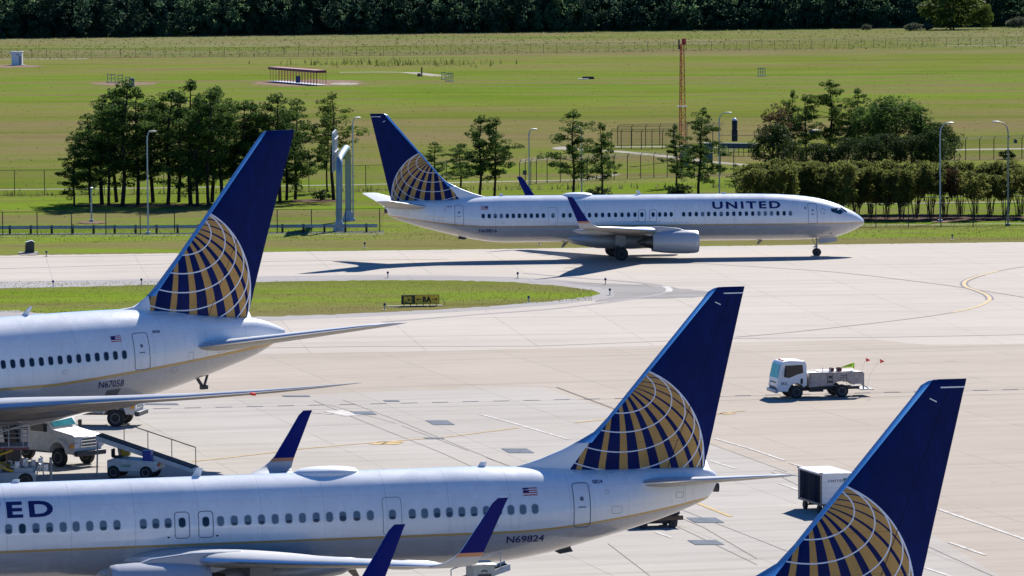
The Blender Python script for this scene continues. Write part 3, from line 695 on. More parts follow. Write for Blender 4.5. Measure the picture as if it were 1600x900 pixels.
def strip(name, px, wd, m, z=.045, world=False):
    P = [Vector(p) for p in px] if world else G(*px); L, Rr = [], []
    for i, p in enumerate(P):
        d = (P[min(i+1, len(P)-1)]-P[max(i-1, 0)]); d.z = 0; d.normalize(); n = Vector((-d.y, d.x, 0))
        L.append(p+n*wd/2); Rr.append(p-n*wd/2)
    mb = MB(); V = [(p.x, p.y, z) for q in zip(L, Rr) for p in q]
    mb.add(V, [(2*i, 2*i+1, 2*i+3, 2*i+2) for i in range(len(P)-1)]); return struct(mb.build(name, m, None, smooth=False))
def smooth_px(P, k=8):
    Q = []; n = len(P)
    for i in range(n-1):
        p0, p1, p2, p3 = P[max(i-1, 0)], P[i], P[i+1], P[min(i+2, n-1)]
        for j in range(k):
            t = j/k; Q.append(tuple(.5*((2*p1[a])+(-p0[a]+p2[a])*t+(2*p0[a]-5*p1[a]+4*p2[a]-p3[a])*t*t+(-p0[a]+3*p1[a]-3*p2[a]+p3[a])*t**3) for a in (0, 1)))
    Q.append(P[-1]); return Q
# taxi guide lines
cv = smooth_px([(1700, 405), (1600, 417), (1560, 424), (1527, 432), (1508, 440), (1509, 448), (1528, 455), (1543, 462), (1545, 470), (1525, 480), (1480, 490), (1400, 501), (1250, 518), (1150, 527)])
strip('taxi_line_edge', cv[22:64], .62, mat('taxi_line_border', (.22, .215, .23), .9), .016); strip('taxi_line', cv[16:80], .30, mat('taxi_yellow', (.55, .44, .26), .9), .024); strip('taxi_line', cv[78:], .16, mat('faded_line', (.29, .235, .19), .9), .020); strip('taxi_line', cv[:18], .16, mat('faded_line', (.29, .235, .19), .9), .020)
cu = smooth_px([(820, 427), (900, 434), (980, 440), (1030, 446), (1046, 453), (1030, 460), (960, 471), (860, 483), (740, 492), (600, 503)])
strip('taxi_line_edge', cu, .6, m_shoulder, .016); strip('taxi_line', cu[26:37], .5, m_pwhite, .024)
strip('taxi_line', smooth_px([(1080, 411), (1180, 417), (1300, 425), (1400, 436), (1500, 449), (1620, 468)]), .16, mat('faded_line', (.29, .235, .19), .9), .020)
strip('taxi_line', smooth_px([(0, 420), (400, 409), (700, 405)]), .2, mat('faded_line', (.28, .24, .2), .9), .020)
strip('crack_line', smooth_px([(0, 402.5), (250, 399), (430, 394)]), .12, m_asph, .020)
strip('apron_joint', [(-100, 552), (300, 546), (560, 541.5), (840, 541), (1150, 529), (1400, 527), (1600, 523)], .16, mat('faded_line', (.28, .24, .2), .9), .020)
# service-road marking: white band with dark dashes
A, B = gnd(380, 636), gnd(905, 624.3); d = (B-A).normalized(); ang = math.atan2(d.y, d.x)
A0 = A-d*20; strip('service_road_line', [A0, A0+d*90], .20, mat('worn_white_line', (.45, .42, .38), .9), .020, world=True)
mb = MB()
for i in range(50):
    p = A0+d*(i*1.8+.4); q = p+d*.95; n = Vector((-d.y, d.x, 0))*.13
    mb.add([(p.x+n.x, p.y+n.y, .024), (p.x-n.x, p.y-n.y, .024), (q.x-n.x, q.y-n.y, .024), (q.x+n.x, q.y+n.y, .024)], [(0, 1, 2, 3)])
struct(mb.build('service_road_dashes', m_pdark, None, smooth=False))
strip('service_road_line', [A0-Vector((-d.y, d.x, 0))*2.6, A0-Vector((-d.y, d.x, 0))*2.6+d*90], .12, mat('worn_white_line', (.45, .42, .38), .9), .020, world=True)
for P, wd, m in ([[(751, 648), (800, 661), (888, 687)], .22, m_pwhite], [[(1118, 686), (1170, 701), (1226, 720)], .2, m_pwhite], [[(1234, 724), (1262, 732)], .2, m_pwhite], [[(1108, 720), (1150, 733)], .18, m_pwhite],
        [[(1218, 756), (1262, 771)], .2, m_pwhite], [[(1466, 796), (1600, 843), (1680, 872)], .22, m_pwhite], [[(1483, 848), (1540, 868)], .2, m_pwhite], [[(1446, 888), (1500, 906)], .2, m_pwhite], [[(1025, 832), (1050, 841)], .2, m_pwhite],
        [[(300, 722), (380, 713), (470, 702), (560, 694), (640, 688), (700, 683), (810, 669)], .22, m_pyel], [[(585, 695), (600, 691.5), (630, 691)], .75, m_pyel], [[(598, 693.5), (625, 694)], .9, m_pyel], [[(1118, 647.5), (1165, 642)], .2, m_pyel], [[(1126, 647), (1146, 646)], .8, m_pyel],
        [[(1088, 786), (1142, 808)], .22, m_pyel], [[(900, 661), (950, 655)], .3, m_pyel], [[(520, 642.5), (552, 650)], 1.15, m_pwhite], [[(488, 645), (520, 648)], .25, mat('worn_white_line', (.45, .42, .38))]):
    strip('pavement_line', P, wd, m, .028)
for x, y, wx, wy in ((688, 661, 34, 7), (809, 705, 40, 7), (568, 646, 34, 5), (463, 619.5, 42, 2.2), (678, 685.5, 30, 2.2), (1102, 813.5, 46, 8), (1103, 848.5, 46, 7), (248, 632, 60, 2.5), (612, 627, 24, 2)):
    P = [(x-wx/2-wy*.9, y-wy/2), (x+wx/2-wy*.9, y-wy/2), (x+wx/2+wy*.9, y+wy/2), (x-wx/2+wy*.9, y+wy/2)]
    struct(sheet('pit_cover', G(*P), .032, m_pcov))
for P in ([(535, 625), (620, 657), (700, 690), (810, 735)], [(490, 626), (560, 656), (640, 688), (690, 708), (760, 740)], [(510, 632), (618, 662)], [(628, 666), (732, 705)], [(760, 716), (800, 730)],
          [(870, 605), (1050, 672), (1230, 738)], [(1060, 795), (1200, 850), (1300, 890)], [(1040, 800), (1100, 825), (1183, 874)], [(1035, 812), (1183, 883)], [(1205, 738), (1330, 800), (1440, 850), (1560, 905)], [(950, 850), (1015, 900)], [(1210, 735), (1290, 757), (1330, 776)]):
    strip('pavement_joint', P, .035, mat('joint_sealant', (.20, .175, .155), .9), .024)
for P in ([(660, 600), (845, 604), (870, 606), (1000, 655), (1050, 675)],):
    strip('pavement_joint', P, .05, mat('joint_sealant', (.13, .115, .105)), .024)

struct(sheet('scuffed_concrete', ragged(G((880, 441), (960, 443), (1040, 448), (1100, 454), (1125, 460), (1085, 465), (1000, 468), (930, 472), (960, 462), (955, 452)), .5, 1.0, 4), .0115, concrete_mat('scuffed_concrete', (.225, .21, .20), (.30, .28, .265), ang=6.4, stain=.8)))
# perimeter tracks
strip('perimeter_track', [(-80, 298), (0, 296.5), (250, 293.5), (560, 288.5), (700, 285.5), (900, 281), (930, 278.5), (960, 272)], 1.7, m_dirtrd, .004)
strip('perimeter_track', [(870, 232), (960, 236), (1030, 243), (1100, 252), (1180, 259)], 2.3, m_dirtrd, .004)
strip('perimeter_track', [(960, 229.5), (1060, 229), (1140, 231)], 3.5, m_dirtrd, .008)
strip('perimeter_track', [(-60, 366), (250, 365), (600, 362.5)], 2.6, m_asph, .004)
strip('perimeter_kerb', [(-60, 369.3), (250, 368.3), (600, 365.8)], .6, m_dirtrd, .008)
strip('perimeter_track', [(1280, 352.5), (1450, 350.8), (1700, 348)], .9, m_dirtrd, .008)
strip('perimeter_track', [(1250, 320), (1450, 317.5), (1700, 314)], 1.2, m_dirtrd, .004)
strip('perimeter_track', [(1480, 234), (1560, 233), (1700, 231)], 4.0, m_dirtrd, .004)
strip('far_track', [(530, 113), (590, 112.5), (640, 113), (690, 119)], 4.0, m_dirtrd, .004)
strip('far_track', [(-40, 92.5), (140, 91.5)], 5.0, m_dirtrd, .004); strip('far_track', [(1470, 72), (1700, 69)], 5.0, m_dirtrd, .004)
def blob(cx, cy, rx, ry, n=26, seed=0):
    rd = random.Random(seed); return [(cx+rx*math.cos(2*math.pi*i/n)*rd.uniform(.75, 1.1), cy+ry*math.sin(2*math.pi*i/n)*rd.uniform(.75, 1.1)) for i in range(n)]
for i, (P, m) in enumerate(((blob(478, 129.5, 100, 5.5, seed=1), m_soil), (blob(20, 103.5, 50, 2.6, seed=2), m_soil), (blob(195, 131, 55, 3, seed=3), m_soil), (blob(540, 131, 25, 2, seed=4), m_dirtrd),
        (blob(885, 232, 25, 2.6, seed=5), m_dirtrd), (blob(225, 321.5, 125, 2.6, seed=6), m_mulch), (blob(500, 314, 55, 2.8, seed=7), m_mulch), (blob(1450, 341, 190, 6, seed=8), m_mulch), (blob(45, 397.5, 18, 2.0, seed=9), m_dirtrd), (blob(144, 348, 22, 2.4, seed=10), m_soil), (blob(1470, 347, 16, 1.6, seed=11), m_soil))):
    struct(sheet('bare_ground', G(*P), .012+.004*i, m))

# ------------------------------------------------------------------ foliage
def leaf_mat(name, dark, light, trans=.25):
    g = NG(name); v, o = g.xyz('Object'); oi = g.n('ShaderNodeObjectInfo')
    n = g.noise(v, .8, 4, .6)
    c = g.mix(g.ramp(n, .35, .68), dark, light); nb = g.noise(v, .07 if 'forest' in name else .35, 3, .6)
    c = g.mix(g.math('MULTIPLY', g.ramp(nb, .5, .62), .6), c, tuple(q*(2.0 if 'forest' in name else 1.35) for q in light))
    c = g.mix(g.math('MULTIPLY', oi.outputs['Random'], .35), c, tuple(q*.7 for q in dark))
    g.b.inputs['Roughness'].default_value = .7; g.b.inputs['Specular IOR Level'].default_value = .08; g.l(c, g.b.inputs['Base Color'])
    tr = g.n('ShaderNodeBsdfTranslucent'); g.l(c, tr.inputs[0]); ms = g.n('ShaderNodeMixShader'); ms.inputs[0].default_value = trans
    g.l(g.b.outputs[0], ms.inputs[1]); g.l(tr.outputs[0], ms.inputs[2]); g.l(ms.outputs[0], g.t.nodes['Material Output'].inputs[0]); return g.m
m_pine = leaf_mat('pine_needles', (.020, .050, .014), (.092, .150, .030), .5)
m_broad = leaf_mat('broad_leaves', (.030, .055, .012), (.12, .17, .03), .5)
m_rust = leaf_mat('rusty_leaves', (.05, .035, .015), (.13, .085, .04), .3)
m_hedge = leaf_mat('crepe_myrtle_leaves', (.075, .10, .024), (.21, .21, .055), .55)
m_bush = leaf_mat('bush_leaves', (.02, .04, .012), (.06, .09, .02), .3)
m_wood = leaf_mat('forest_leaves', (.022, .060, .058), (.13, .21, .085), .55)
m_light = leaf_mat('yellow_green_leaves', (.05, .08, .015), (.16, .20, .04), .4)
m_bark = mat('pine_bark', (.045, .035, .03), .95, var=.3)
m_bark2 = mat('grey_bark', (.12, .10, .085), .95, var=.3)
def quad_cloud(V, F, rd, c, r, n, size, flat=.75):
    for _ in range(n):
        while True:
            q = Vector((rd.uniform(-1, 1), rd.uniform(-1, 1), rd.uniform(-1, 1)))
            if q.length < 1: break
        q = q.normalized()*(q.length**.55)
        p = Vector(c)+Vector((q.x*r, q.y*r, q.z*r*flat))
        a = Vector((rd.gauss(0, 1), rd.gauss(0, 1), rd.gauss(0, 1))).normalized(); b = a.cross(Vector((rd.gauss(0, 1), rd.gauss(0, 1), rd.gauss(0, 1)))).normalized()
        s = size*rd.uniform(.6, 1.3); o = len(V)
        V += [p-a*s*.5-b*s*.22, p+a*s*.5-b*s*.12, p+a*s*.5+b*s*.22, p-a*s*.5+b*s*.12]; F.append((o, o+1, o+2, o+3))
def pine_meshes(seed, H=12.5, base=.36, rad=2.6, dens=1.0, m=None, lean=0, profile=None):
    rd = random.Random(seed); lean = rd.uniform(-.9, .9); V, F = [], []; tb = MB(); lx = lean
    axis = lambda z: Vector((lx*(z/H)**1.5 + .12*math.sin(z*.7+seed), .1*math.cos(z*.5+seed), z))
    ks = [i/8 for i in range(9)]; tb.path([axis(H*k*.97) for k in ks], [.17*(1-k)**.8+.03 for k in ks], 8)
    nb = int(46*dens)
    for i in range(nb):
        t = (i+rd.random()*.6)/nb; z = H*(base+(1-base)*t*.98)
        pr = profile(t) if profile else (.50+.5*math.sin(math.pi*min(1, t*1.05+.10)))*(1.0 if t < .8 else (1-t)/.2*.75+.25)
        L = rad*pr*rd.uniform(.40, 1.32); az = rd.uniform(0, 2*math.pi); up = rd.uniform(-.18, .42)
        p0 = axis(z-.25); d = Vector((math.cos(az), math.sin(az), up)).normalized(); p1 = p0+d*L
        if L > .7: tb.tube(p0, p1, .045, .015, 4)
        k = max(1, int(L/.62))
        for j in range(k):
            f = (j+1)/k
            if (f < .3 and rd.random() < .7) or rd.random() < .12: continue
            q = p0+d*L*f+Vector((rd.gauss(0, .16), rd.gauss(0, .16), rd.gauss(.05, .14)))
            quad_cloud(V, F, rd, q, rd.uniform(.36, .78), int(rd.uniform(46, 78)*dens), .24, .55)
    top = axis(H); quad_cloud(V, F, rd, (top.x, top.y, H*.975), .5, 60, .3, 1)
    cm = MB(); cm.add(V, F)
    return tb, cm
def make_tree(name, tb, cm, mt, mc):
    r = bpy.data.objects.new(name, None); C.objects.link(r); r.empty_display_size = .3
    tb.build('trunk', mt, r); cm.build('crown', mc, r, smooth=False); return r
def bushy_meshes(seed, H=9, base=.25, rad=3.2, nclump=60, q=60, size=.34, squash=.8):
    rd = random.Random(seed); V, F = [], []; tb = MB()
    tb.path([(0, 0, 0), (.05, .02, H*.25), (-.06, .04, H*.55), (.02, 0, H*.85)], [.2, .16, .1, .04], 8)
    for i in range(nclump):
        while True:
            p = Vector((rd.uniform(-1, 1), rd.uniform(-1, 1), rd.uniform(-1, 1)))
            if .35 < p.length < 1: break
        zc = H*(base+(1-base)/2); c = Vector((p.x*rad*(1-.25*p.z), p.y*rad*(1-.25*p.z), zc+p.z*H*(1-base)/2*.92))
        if i % 3 == 0: tb.tube((0, 0, max(H*.2, c.z-abs(p.x*rad)*.9-1)), c, .05, .012, 4)
        quad_cloud(V, F, rd, c, rd.uniform(.55, .95)*rad/3.2, q, size, squash)
    cm = MB(); cm.add(V, F); return tb, cm
pines = [make_tree('pine_tree', *pine_meshes(s, 12.5, b, r, d_), m_bark, m_pine) for s, b, r, d_ in ((1, .20, 3.2, 1.1), (2, .26, 2.9, 1.05), (3, .30, 3.3, 1.0), (4, .18, 2.9, 1.1), (5, .24, 3.5, 1.0), (6, .36, 3.3, .85), (7, .24, 2.8, .95))]
open_pine = make_tree('pine_tree', *pine_meshes(11, 12.5, .40, 3.0, .72), m_bark, m_broad)
used = set()
def put_tree(proto, u, v, vtop, label, cat='tree', group=None, wx=1.0, rz=None, dz=0):
    wx *= 1.22; p = gnd(u, v); sc = p.y/7749.75*(v-vtop)*1.003/12.5 if proto.name.startswith('pine') or proto is open_pine else p.y/7749.75*(v-vtop)/proto['H']
    rd = random.Random(int(u*7+v)); rz = rd.uniform(0, 6.28) if rz is None else rz
    if proto.name not in used:
        used.add(proto.name); proto.location = p; proto.rotation_euler = (0, 0, rz); proto.scale = (sc*wx, sc*wx, sc); tag(proto, label, cat, group); return proto
    r = dup(proto, p, rz, label, group, (sc*wx, sc*wx, sc)); r['category'] = cat; return r
ordn = ['first', 'second', 'third', 'fourth', 'fifth', 'sixth', 'seventh', 'eighth', 'ninth', 'tenth', 'eleventh', 'twelfth', 'thirteenth', 'fourteenth', 'fifteenth', 'sixteenth', 'seventeenth', 'eighteenth', 'nineteenth', 'twentieth']
GL = 'pines in the long row at the left'
left = [(115, 322, 212, 3, .8), (159, 320, 151, 0, 1.0), (171, 322, 165, 5, .8), (192, 322, 127, 2, .95), (215, 321, 138, 4, .85), (262, 320, 142, 5, .9), (297, 320, 127, 6, .95), (307, 323, 150, 3, .8), (325.5, 323, 140, 1, .8), (345, 321, 137, 6, .8), (382, 319, 158, 4, .85), (408, 318, 165, 0, .8), (436, 317, 146, 5, .9), (461, 312, 155, 3, .85)]
for i, (u, v, vt, k, wx) in enumerate(left):
    put_tree(pines[k], u, v, vt, 'dark pine with bare trunk, %s from the left end of the long left row' % ordn[i], 'pine tree', GL, wx, dz=0)
for i, (u, v, vt, k, wx) in enumerate(((142, 317, 178, 3, 1.0), (181, 316, 140, 4, .9), (238, 316, 152, 0, 1.0), (281, 316, 146, 4, .9), (333, 316, 150, 0, 1.0), (365, 316, 160, 2, .9), (396, 316, 158, 4, .95), (448, 313, 168, 0, .9))):
    put_tree(pines[k], u, v, vt, 'pine partly hidden in the rear line of the long left row, %s from the left' % ordn[i], 'pine tree', 'rear pines of the long left row', wx)
put_tree(open_pine, 520, 313, 146, 'airy light green pine growing beside the steel sign gantry', 'pine tree', None, .9)
put_tree(pines[1], 511, 300, 165, 'thin pine trunk half hidden behind the light green pine by the gantry', 'pine tree', None, .55)
mid = [(680, 300, 222, 3, 1.2, 'low pine crown just right of the taxiing airliner tail'), (720, 292, 226, 0, 1.3, 'short wide pine between tail and the tall pair'), (750, 312, 181, 4, .95, 'tall pine of the pair behind the taxiing fuselage, left one'), (773, 312, 184, 2, .85, 'tall pine of the pair behind the taxiing fuselage, right one'),
       (895.5, 312, 172, 4, .85, 'leaning-crowned dark pine beside the lamp post above the roof dome'), (942, 312, 192, 1, .78, 'slim pine standing right of the leaning-crowned pine'), (1058, 293, 195, 3, .85, 'smaller pine in front of the red lattice tower'), (1092, 308, 170, 0, .88, 'taller pine just right of the red lattice tower'), (1150, 303, 256, 4, 1.0, 'little pine at the left end of the brown hedge')]
for u, v, vt, k, wx, lb in mid: put_tree(pines[k], u, v, vt, lb, 'pine tree', 'pines behind the taxiing airliner', wx)
GR = 'trees in the clump behind the brown hedge'
tb, cm = bushy_meshes(21, 9, .05, 3.4, 95, 60, .32); bt = make_tree('dark_tree', tb, cm, m_bark, m_bush); bt['H'] = 9
put_tree(bt, 1208, 268, 190, 'dense low dark green tree at the left end of the clump', 'tree', GR, 1.0)
tb, cm = bushy_meshes(22, 9, .3, 3.0, 60, 40, .3); rt = make_tree('rusty_tree', tb, cm, m_bark2, m_rust); rt['H'] = 9
put_tree(rt, 1216, 258, 158, 'sparse reddish brown tree behind the dense dark one', 'tree', GR, .85)
for u, v, vt, k, wx, lb in ((1234, 256, 142, 1, .6, 'thin pine rising beside the reddish brown tree'), (1260, 259, 148, 2, .85, 'pine with clear trunk, left of the tallest tree of the clump'), (1336, 257, 139, 3, .95, 'pine just right of the tallest tree of the clump')):
    put_tree(pines[k], u, v, vt, lb, 'pine tree', GR, wx)
bp_ = make_tree('pine_tree', *pine_meshes(12, 12.5, .26, 3.6, 1.15), m_bark, m_broad)
put_tree(bp_, 1298, 258, 126, 'tallest tree of the clump, yellowish green with a double trunk', 'pine tree', GR, 1.0)
tb, cm = bushy_meshes(23, 11, .22, 4.2, 120, 60, .34); g2 = make_tree('round_tree', tb, cm, m_bark, m_pine); g2['H'] = 11
put_tree(g2, 1400, 262, 147, 'broad dark green tree right of the middle of the clump', 'tree', GR, .95)
put_tree(pines[4], 1438, 262, 166, 'pointed pine beyond the broad dark tree', 'pine tree', GR, 1.15)
tb, cm = bushy_meshes(24, 8, .12, 4, 80, 60, .32); g3 = make_tree('low_tree', tb, cm, m_bark, m_bush); g3['H'] = 8
put_tree(g3, 1468, 262, 192, 'low spreading tree at the right end of the clump', 'tree', GR, .85)
put_tree(g3, 1360, 270, 212, 'low yellowish shrub under the middle of the clump', 'shrub', GR, .9)
put_tree(g3, 1295, 268, 228, 'low shrub under the tallest tree', 'shrub', GR, 1.1)
for i, (u, v, vt, wx, lb) in enumerate(((1240, 266, 218, .9, 'low leafy shrub between the dense dark tree and the first trunks'), (1325, 268, 214, 1.0, 'low leafy shrub right of the tallest tree'), (1385, 268, 205, 1.1, 'low leafy shrub left of the broad dark tree'), (1425, 268, 210, 1.1, 'low leafy shrub under the pointed pine'), (1455, 268, 200, 1.0, 'leafy shrub beside the low spreading tree'), (1275, 268, 222, 1.0, 'low leafy shrub left of the double trunk'))):
    put_tree(g3 if i % 2 else bt, u, v, vt, lb, 'shrub', GR, wx)
put_tree(g2, 1358, 260, 158, 'round-crowned tree between the tallest tree and the broad dark one', 'tree', GR, .7)
# shrubs
tb, cm = bushy_meshes(25, 1.6, .05, 1.1, 30, 30, .22); sb = make_tree('shrub', tb, cm, m_bark, m_bush); sb['H'] = 1.6
for u, v, vt, wx, lb in ((502, 313, 296, 1, 'rounded shrub under the light green pine by the gantry'), (1060, 309, 287, 1.1, 'small bush at the foot of the pine by the lattice tower'), (1572, 249, 234, 1.0, 'small bush on the fence line at the right edge'), (935, 311, 292, 1.2, 'low bush at the foot of the slim pine')):
    put_tree(sb, u, v, vt, lb, 'shrub', 'low shrubs', wx)
# crepe myrtle hedge row, each shrub with several stems
def myrtle(seed, low=2.45, nn=110):
    rd = random.Random(seed); tb = MB(); V, F = [], []
    for i in range(9):
        a = rd.uniform(0, 6.28); r0 = rd.uniform(.1, .35); r1 = rd.uniform(.5, 1.15); z1 = rd.uniform(2.6, 3.4)
        p = [(r0*math.cos(a), r0*math.sin(a), 0), (r0*1.3*math.cos(a+.2), r0*1.3*math.sin(a+.2), 1.0), (r1*math.cos(a), r1*math.sin(a), z1), (r1*1.1*math.cos(a), r1*1.1*math.sin(a), 4.4)]
        tb.path(p, [.034, .03, .022, .012], 5)
    for i in range(nn):
        p = Vector((rd.uniform(-1, 1), rd.uniform(-1, 1), rd.uniform(-1, 1)))
        if p.length > 1.15: p = p*.8
        quad_cloud(V, F, rd, (p.x*1.35, p.y*1.35, 3.85+(p.z*1.45 if p.z > 0 else p.z*low*(1-.35*abs(p.x)*rd.random()))), rd.uniform(.3, .52), 40, .26, .9)
    cm = MB(); cm.add(V, F); return tb, cm
mys = [make_tree('crepe_myrtle', *myrtle(s), m_bark, m_hedge) for s in (31, 32, 33)]
mys.append(make_tree('crepe_myrtle', *myrtle(34, 1.5, 70), m_bark, m_rust)); mys.append(make_tree('crepe_myrtle', *myrtle(35, 1.35, 66), m_bark, m_hedge)); mys.append(make_tree('crepe_myrtle', *myrtle(36, 1.55, 62), m_bark, m_hedge))
for i in range(20):
    u = 1178+i*23.0; v = 346.5-(u-1178)*.012; k = 3 if 1470 < u < 1500 else (4+i % 2 if u > 1425 else (i*2) % 3)
    lb = 'brownish green multi-stemmed hedge shrub, %s from the left of the tall hedge' % ordn[i]
    pr = mys[k]; p = gnd(u, v+random.Random(i).uniform(-4, 1)); s_ = random.Random(i+50).uniform(.82, 1.02)
    if u > 1480: s_ *= .93
    if pr.name not in used:
        used.add(pr.name); pr.location = p; pr.scale = (s_, s_, s_); tag(pr, lb, 'hedge shrub', 'crepe myrtles in the tall hedge')
    else: r = dup(pr, p, i*1.3, lb, 'crepe myrtles in the tall hedge', (s_, s_, s_)); r['category'] = 'hedge shrub'
mys_b = None
# second row behind, to give the hedge its depth
for i in range(19):
    u = 1172+i*23.5; p = gnd(u, 334); s_ = .90+.1*((i*7) % 5)/5; pr = mys[i % 3 if u < 1430 else 4+i % 2]
    r = dup(pr, p, i*2.1, 'rear-row hedge shrub, %s from the left behind the tall hedge front' % ordn[i], 'crepe myrtles in the hedge rear row', (s_, s_, s_)); r['category'] = 'hedge shrub'

# distant wood: one mass
def wood():
    rd = random.Random(99); V, F = [], []; core = MB()
    A, B = gnd(0, 60), gnd(1600, 41); d = (B-A); L = d.length; d.normalize(); n = Vector((-d.y, d.x, 0)); A0 = A-d*60; L += 120
    s = 0
    while s < L:
        for row, off in enumerate((3, 12, 24)):
            p = A0+d*(s+rd.uniform(-1.5, 1.5))+n*(off+rd.uniform(-2.5, 2.5)); H = rd.uniform(17, 25)+row*2; r = rd.uniform(2.6, 4.4)
            if row == 0:
                for q in range(26):
                    z = rd.uniform(.8, H*.75); a = rd.uniform(math.pi, 2*math.pi); rr = r*(.75+.35*math.sin(math.pi*min(1, z/H)))
                    c = p+Vector((rr*math.cos(a)*rd.uniform(.3, 1), rr*math.sin(a)*rd.uniform(.3, 1), z)); quad_cloud(V, F, rd, c, rd.uniform(.9, 1.6), 16, 1.0, .8)
            elif row == 1:
                for q in range(14):
                    z = rd.uniform(3, H); a = rd.uniform(0, 2*math.pi); quad_cloud(V, F, rd, p+Vector((r*math.cos(a)*.8, r*math.sin(a)*.8, z)), 1.9, 14, 1.5, .8)
            else:
                rs = [[p+Vector((rr*math.cos(2*math.pi*k/9)*rd.uniform(.85, 1.15), rr*math.sin(2*math.pi*k/9)*rd.uniform(.85, 1.15), z)) for k in range(9)] for z, rr in ((0, 3.2), (H*.3, 5), (H*.6, 5.4), (H*.85, 3.5), (H, .8))]
                core.rings(rs)
        s += 4.2
    core.add(V, F); o = core.build('woodland', m_wood, None, smooth=False)
    return tag(o, 'dark dense wood filling the top of the view beyond the field', 'woodland', kind='stuff')
wood()
tb, cm = bushy_meshes(41, 14, .02, 6, 120, 34, .85); lt = make_tree('broadleaf_tree', tb, cm, m_bark, m_light); lt['H'] = 14
for u, v, vt, wx, lb in ((1490, 46, -30, 1.15, 'large sunlit yellow-green tree standing out from the wood at top right'), (1541, 46, 2, .45, 'narrower sunlit tree right of the large yellow-green one')):
    put_tree(lt, u, v, vt, lb, 'tree', 'sunlit trees at the edge of the wood', wx)
m_greyleaf = leaf_mat('grey_green_leaves', (.07, .085, .05), (.17, .18, .11), .3)
tb, cm = bushy_meshes(42, 3, .02, 3, 50, 26, .5); gl = make_tree('scrub_bush', tb, cm, m_bark, m_greyleaf); gl['H'] = 3
for u, v, vt, wx, lb in ((1428, 48, 36, 1.0, 'pale grey-green thicket left of the large yellow-green tree'), (1448, 47, 37, .8, 'pale thicket touching the large yellow-green tree'), (1592, 43, 27, 1.0, 'pale thicket at the top right corner'), (1354, 47, 38, .8, 'yellowish bush alone in front of the wood')):
    put_tree(gl, u, v, vt, lb, 'bush', 'pale bushes at the edge of the wood', wx)
# rough grass and weeds as one mass of blades
def weeds():
    rd = random.Random(5); V, F = [], []
    def blade(p, h, wd):
        a = rd.uniform(0, 3.14); dx, dy = math.cos(a)*wd, math.sin(a)*wd; o = len(V)
        V.extend([(p.x-dx, p.y-dy, 0), (p.x+dx, p.y+dy, 0), (p.x+rd.gauss(0, h*.25), p.y+rd.gauss(0, h*.25), h)]); F.append((o, o+1, o+2))
    for _ in range(5000):
        u = rd.uniform(-20, 1620); v = rd.uniform(58, 92)-u*.011
        blade(gnd(u, v), rd.uniform(.12, .40)*(1 if rd.random() < .98 else 2), rd.uniform(.2, .5))
    for _ in range(3500):
        u = rd.uniform(-20, 1620); v = 92+rd.random()**1.2*250; p = gnd(u, v); blade(p, rd.uniform(.05, .18), rd.uniform(.03, .08)*(1+p.y/400))
    for _ in range(7000):
        u = rd.uniform(-20, 925); v = 440+rd.random()*(52-max(0, (u-500)/430)*34)+max(0, (u-600)/330)*12; blade(gnd(u, min(v, 488)), rd.uniform(.04, .14), .04)
    for _ in range(5000):
        u = rd.uniform(-20, 1620); p = gnd(u, rd.uniform(352, 378)-u*.002); blade(p, rd.uniform(.06, .22), .05)
    for _ in range(900):
        u = rd.uniform(-20, 1620); v = rd.choice([306-(u*.012), 93-u*.012]); blade(gnd(u, v+rd.gauss(0, .6)), rd.uniform(.3, .8), .15)
    for _ in range(260):
        u = rd.gauss(620, 70); v = 101+rd.gauss(0, 1.5); blade(gnd(u, v), rd.uniform(.8, 1.8), .3)
    mb = MB(); mb.add(V, F); o = mb.build('tall_grass', leaf_mat('field_grass_blades', (.12, .15, .03), (.21, .21, .08), .5), None, smooth=False)
    return tag(o, 'rough tufts of grass and weeds over the airfield', 'grass', kind='stuff')
weeds()
# ------------------------------------------------------------------ fences
def mesh_mat():
    g = NG('chain_link_mesh'); g.out((.05, .055, .05), .7)
    tr = g.n('ShaderNodeBsdfTransparent'); ms = g.n('ShaderNodeMixShader'); ms.inputs[0].default_value = .90
    g.l(g.b.outputs[0], ms.inputs[1]); g.l(tr.outputs[0], ms.inputs[2]); g.l(ms.outputs[0], g.t.nodes['Material Output'].inputs[0]); return g.m
m_mesh = mesh_mat()
def fence(px, H, step, label, arm=False, pr=.04, rail=.025, phase=0, toprail=True, name='chain_link_fence'):
    P = G(*px); root = thing(name, label, 'fence', P[0]); o = P[0]; W = [p-o for p in P]
    seg = [(W[i+1]-W[i]).length for i in range(len(W)-1)]; tot = sum(seg)
    def at(s):
        for i, l in enumerate(seg):
            if s <= l or i == len(seg)-1: return W[i]+(W[i+1]-W[i])*(s/l)
            s -= l
    s = phase; base = None
    while s < tot:
        p = at(s)
        if base is None:
            mb = MB(); mb.tube((0, 0, 0), (0, 0, H), pr, n=6)
            if arm: mb.tube((0, 0, H), (.22, -.2, H+.35), pr*.7, n=5)
            base = mb.build('post', m_fence, root); base.location = p
        else:
            c = base.copy(); C.objects.link(c); c.parent = root; c.location = p
        s += step
    mb = MB()
    for h in ([H] if toprail else [])+[.06]: mb.path([w_+Vector((0, 0, h)) for w_ in W], rail, 4)
    if arm:
        for k in (.4, .75, 1.0): mb.path([w_+Vector((.22*k, -.2*k, H+.35*k)) for w_ in W], .014, 4)
    mb.build('rail', m_fence, root)
    mb = MB(); V = [w_+Vector((0, .03, z)) for w_ in W for z in (.05, H)]
    mb.add(V, [(2*i, 2*i+2, 2*i+3, 2*i+1) for i in range(len(W)-1)]); mb.build('mesh', m_mesh, root, smooth=False)
    return root
fence([(-50, 368.6), (4.3, 368), (600, 362)], 2.15, 3.17, 'near wire fence with thin posts along the left half of the taxiway verge', pr=.05, rail=.022, phase=3.2)
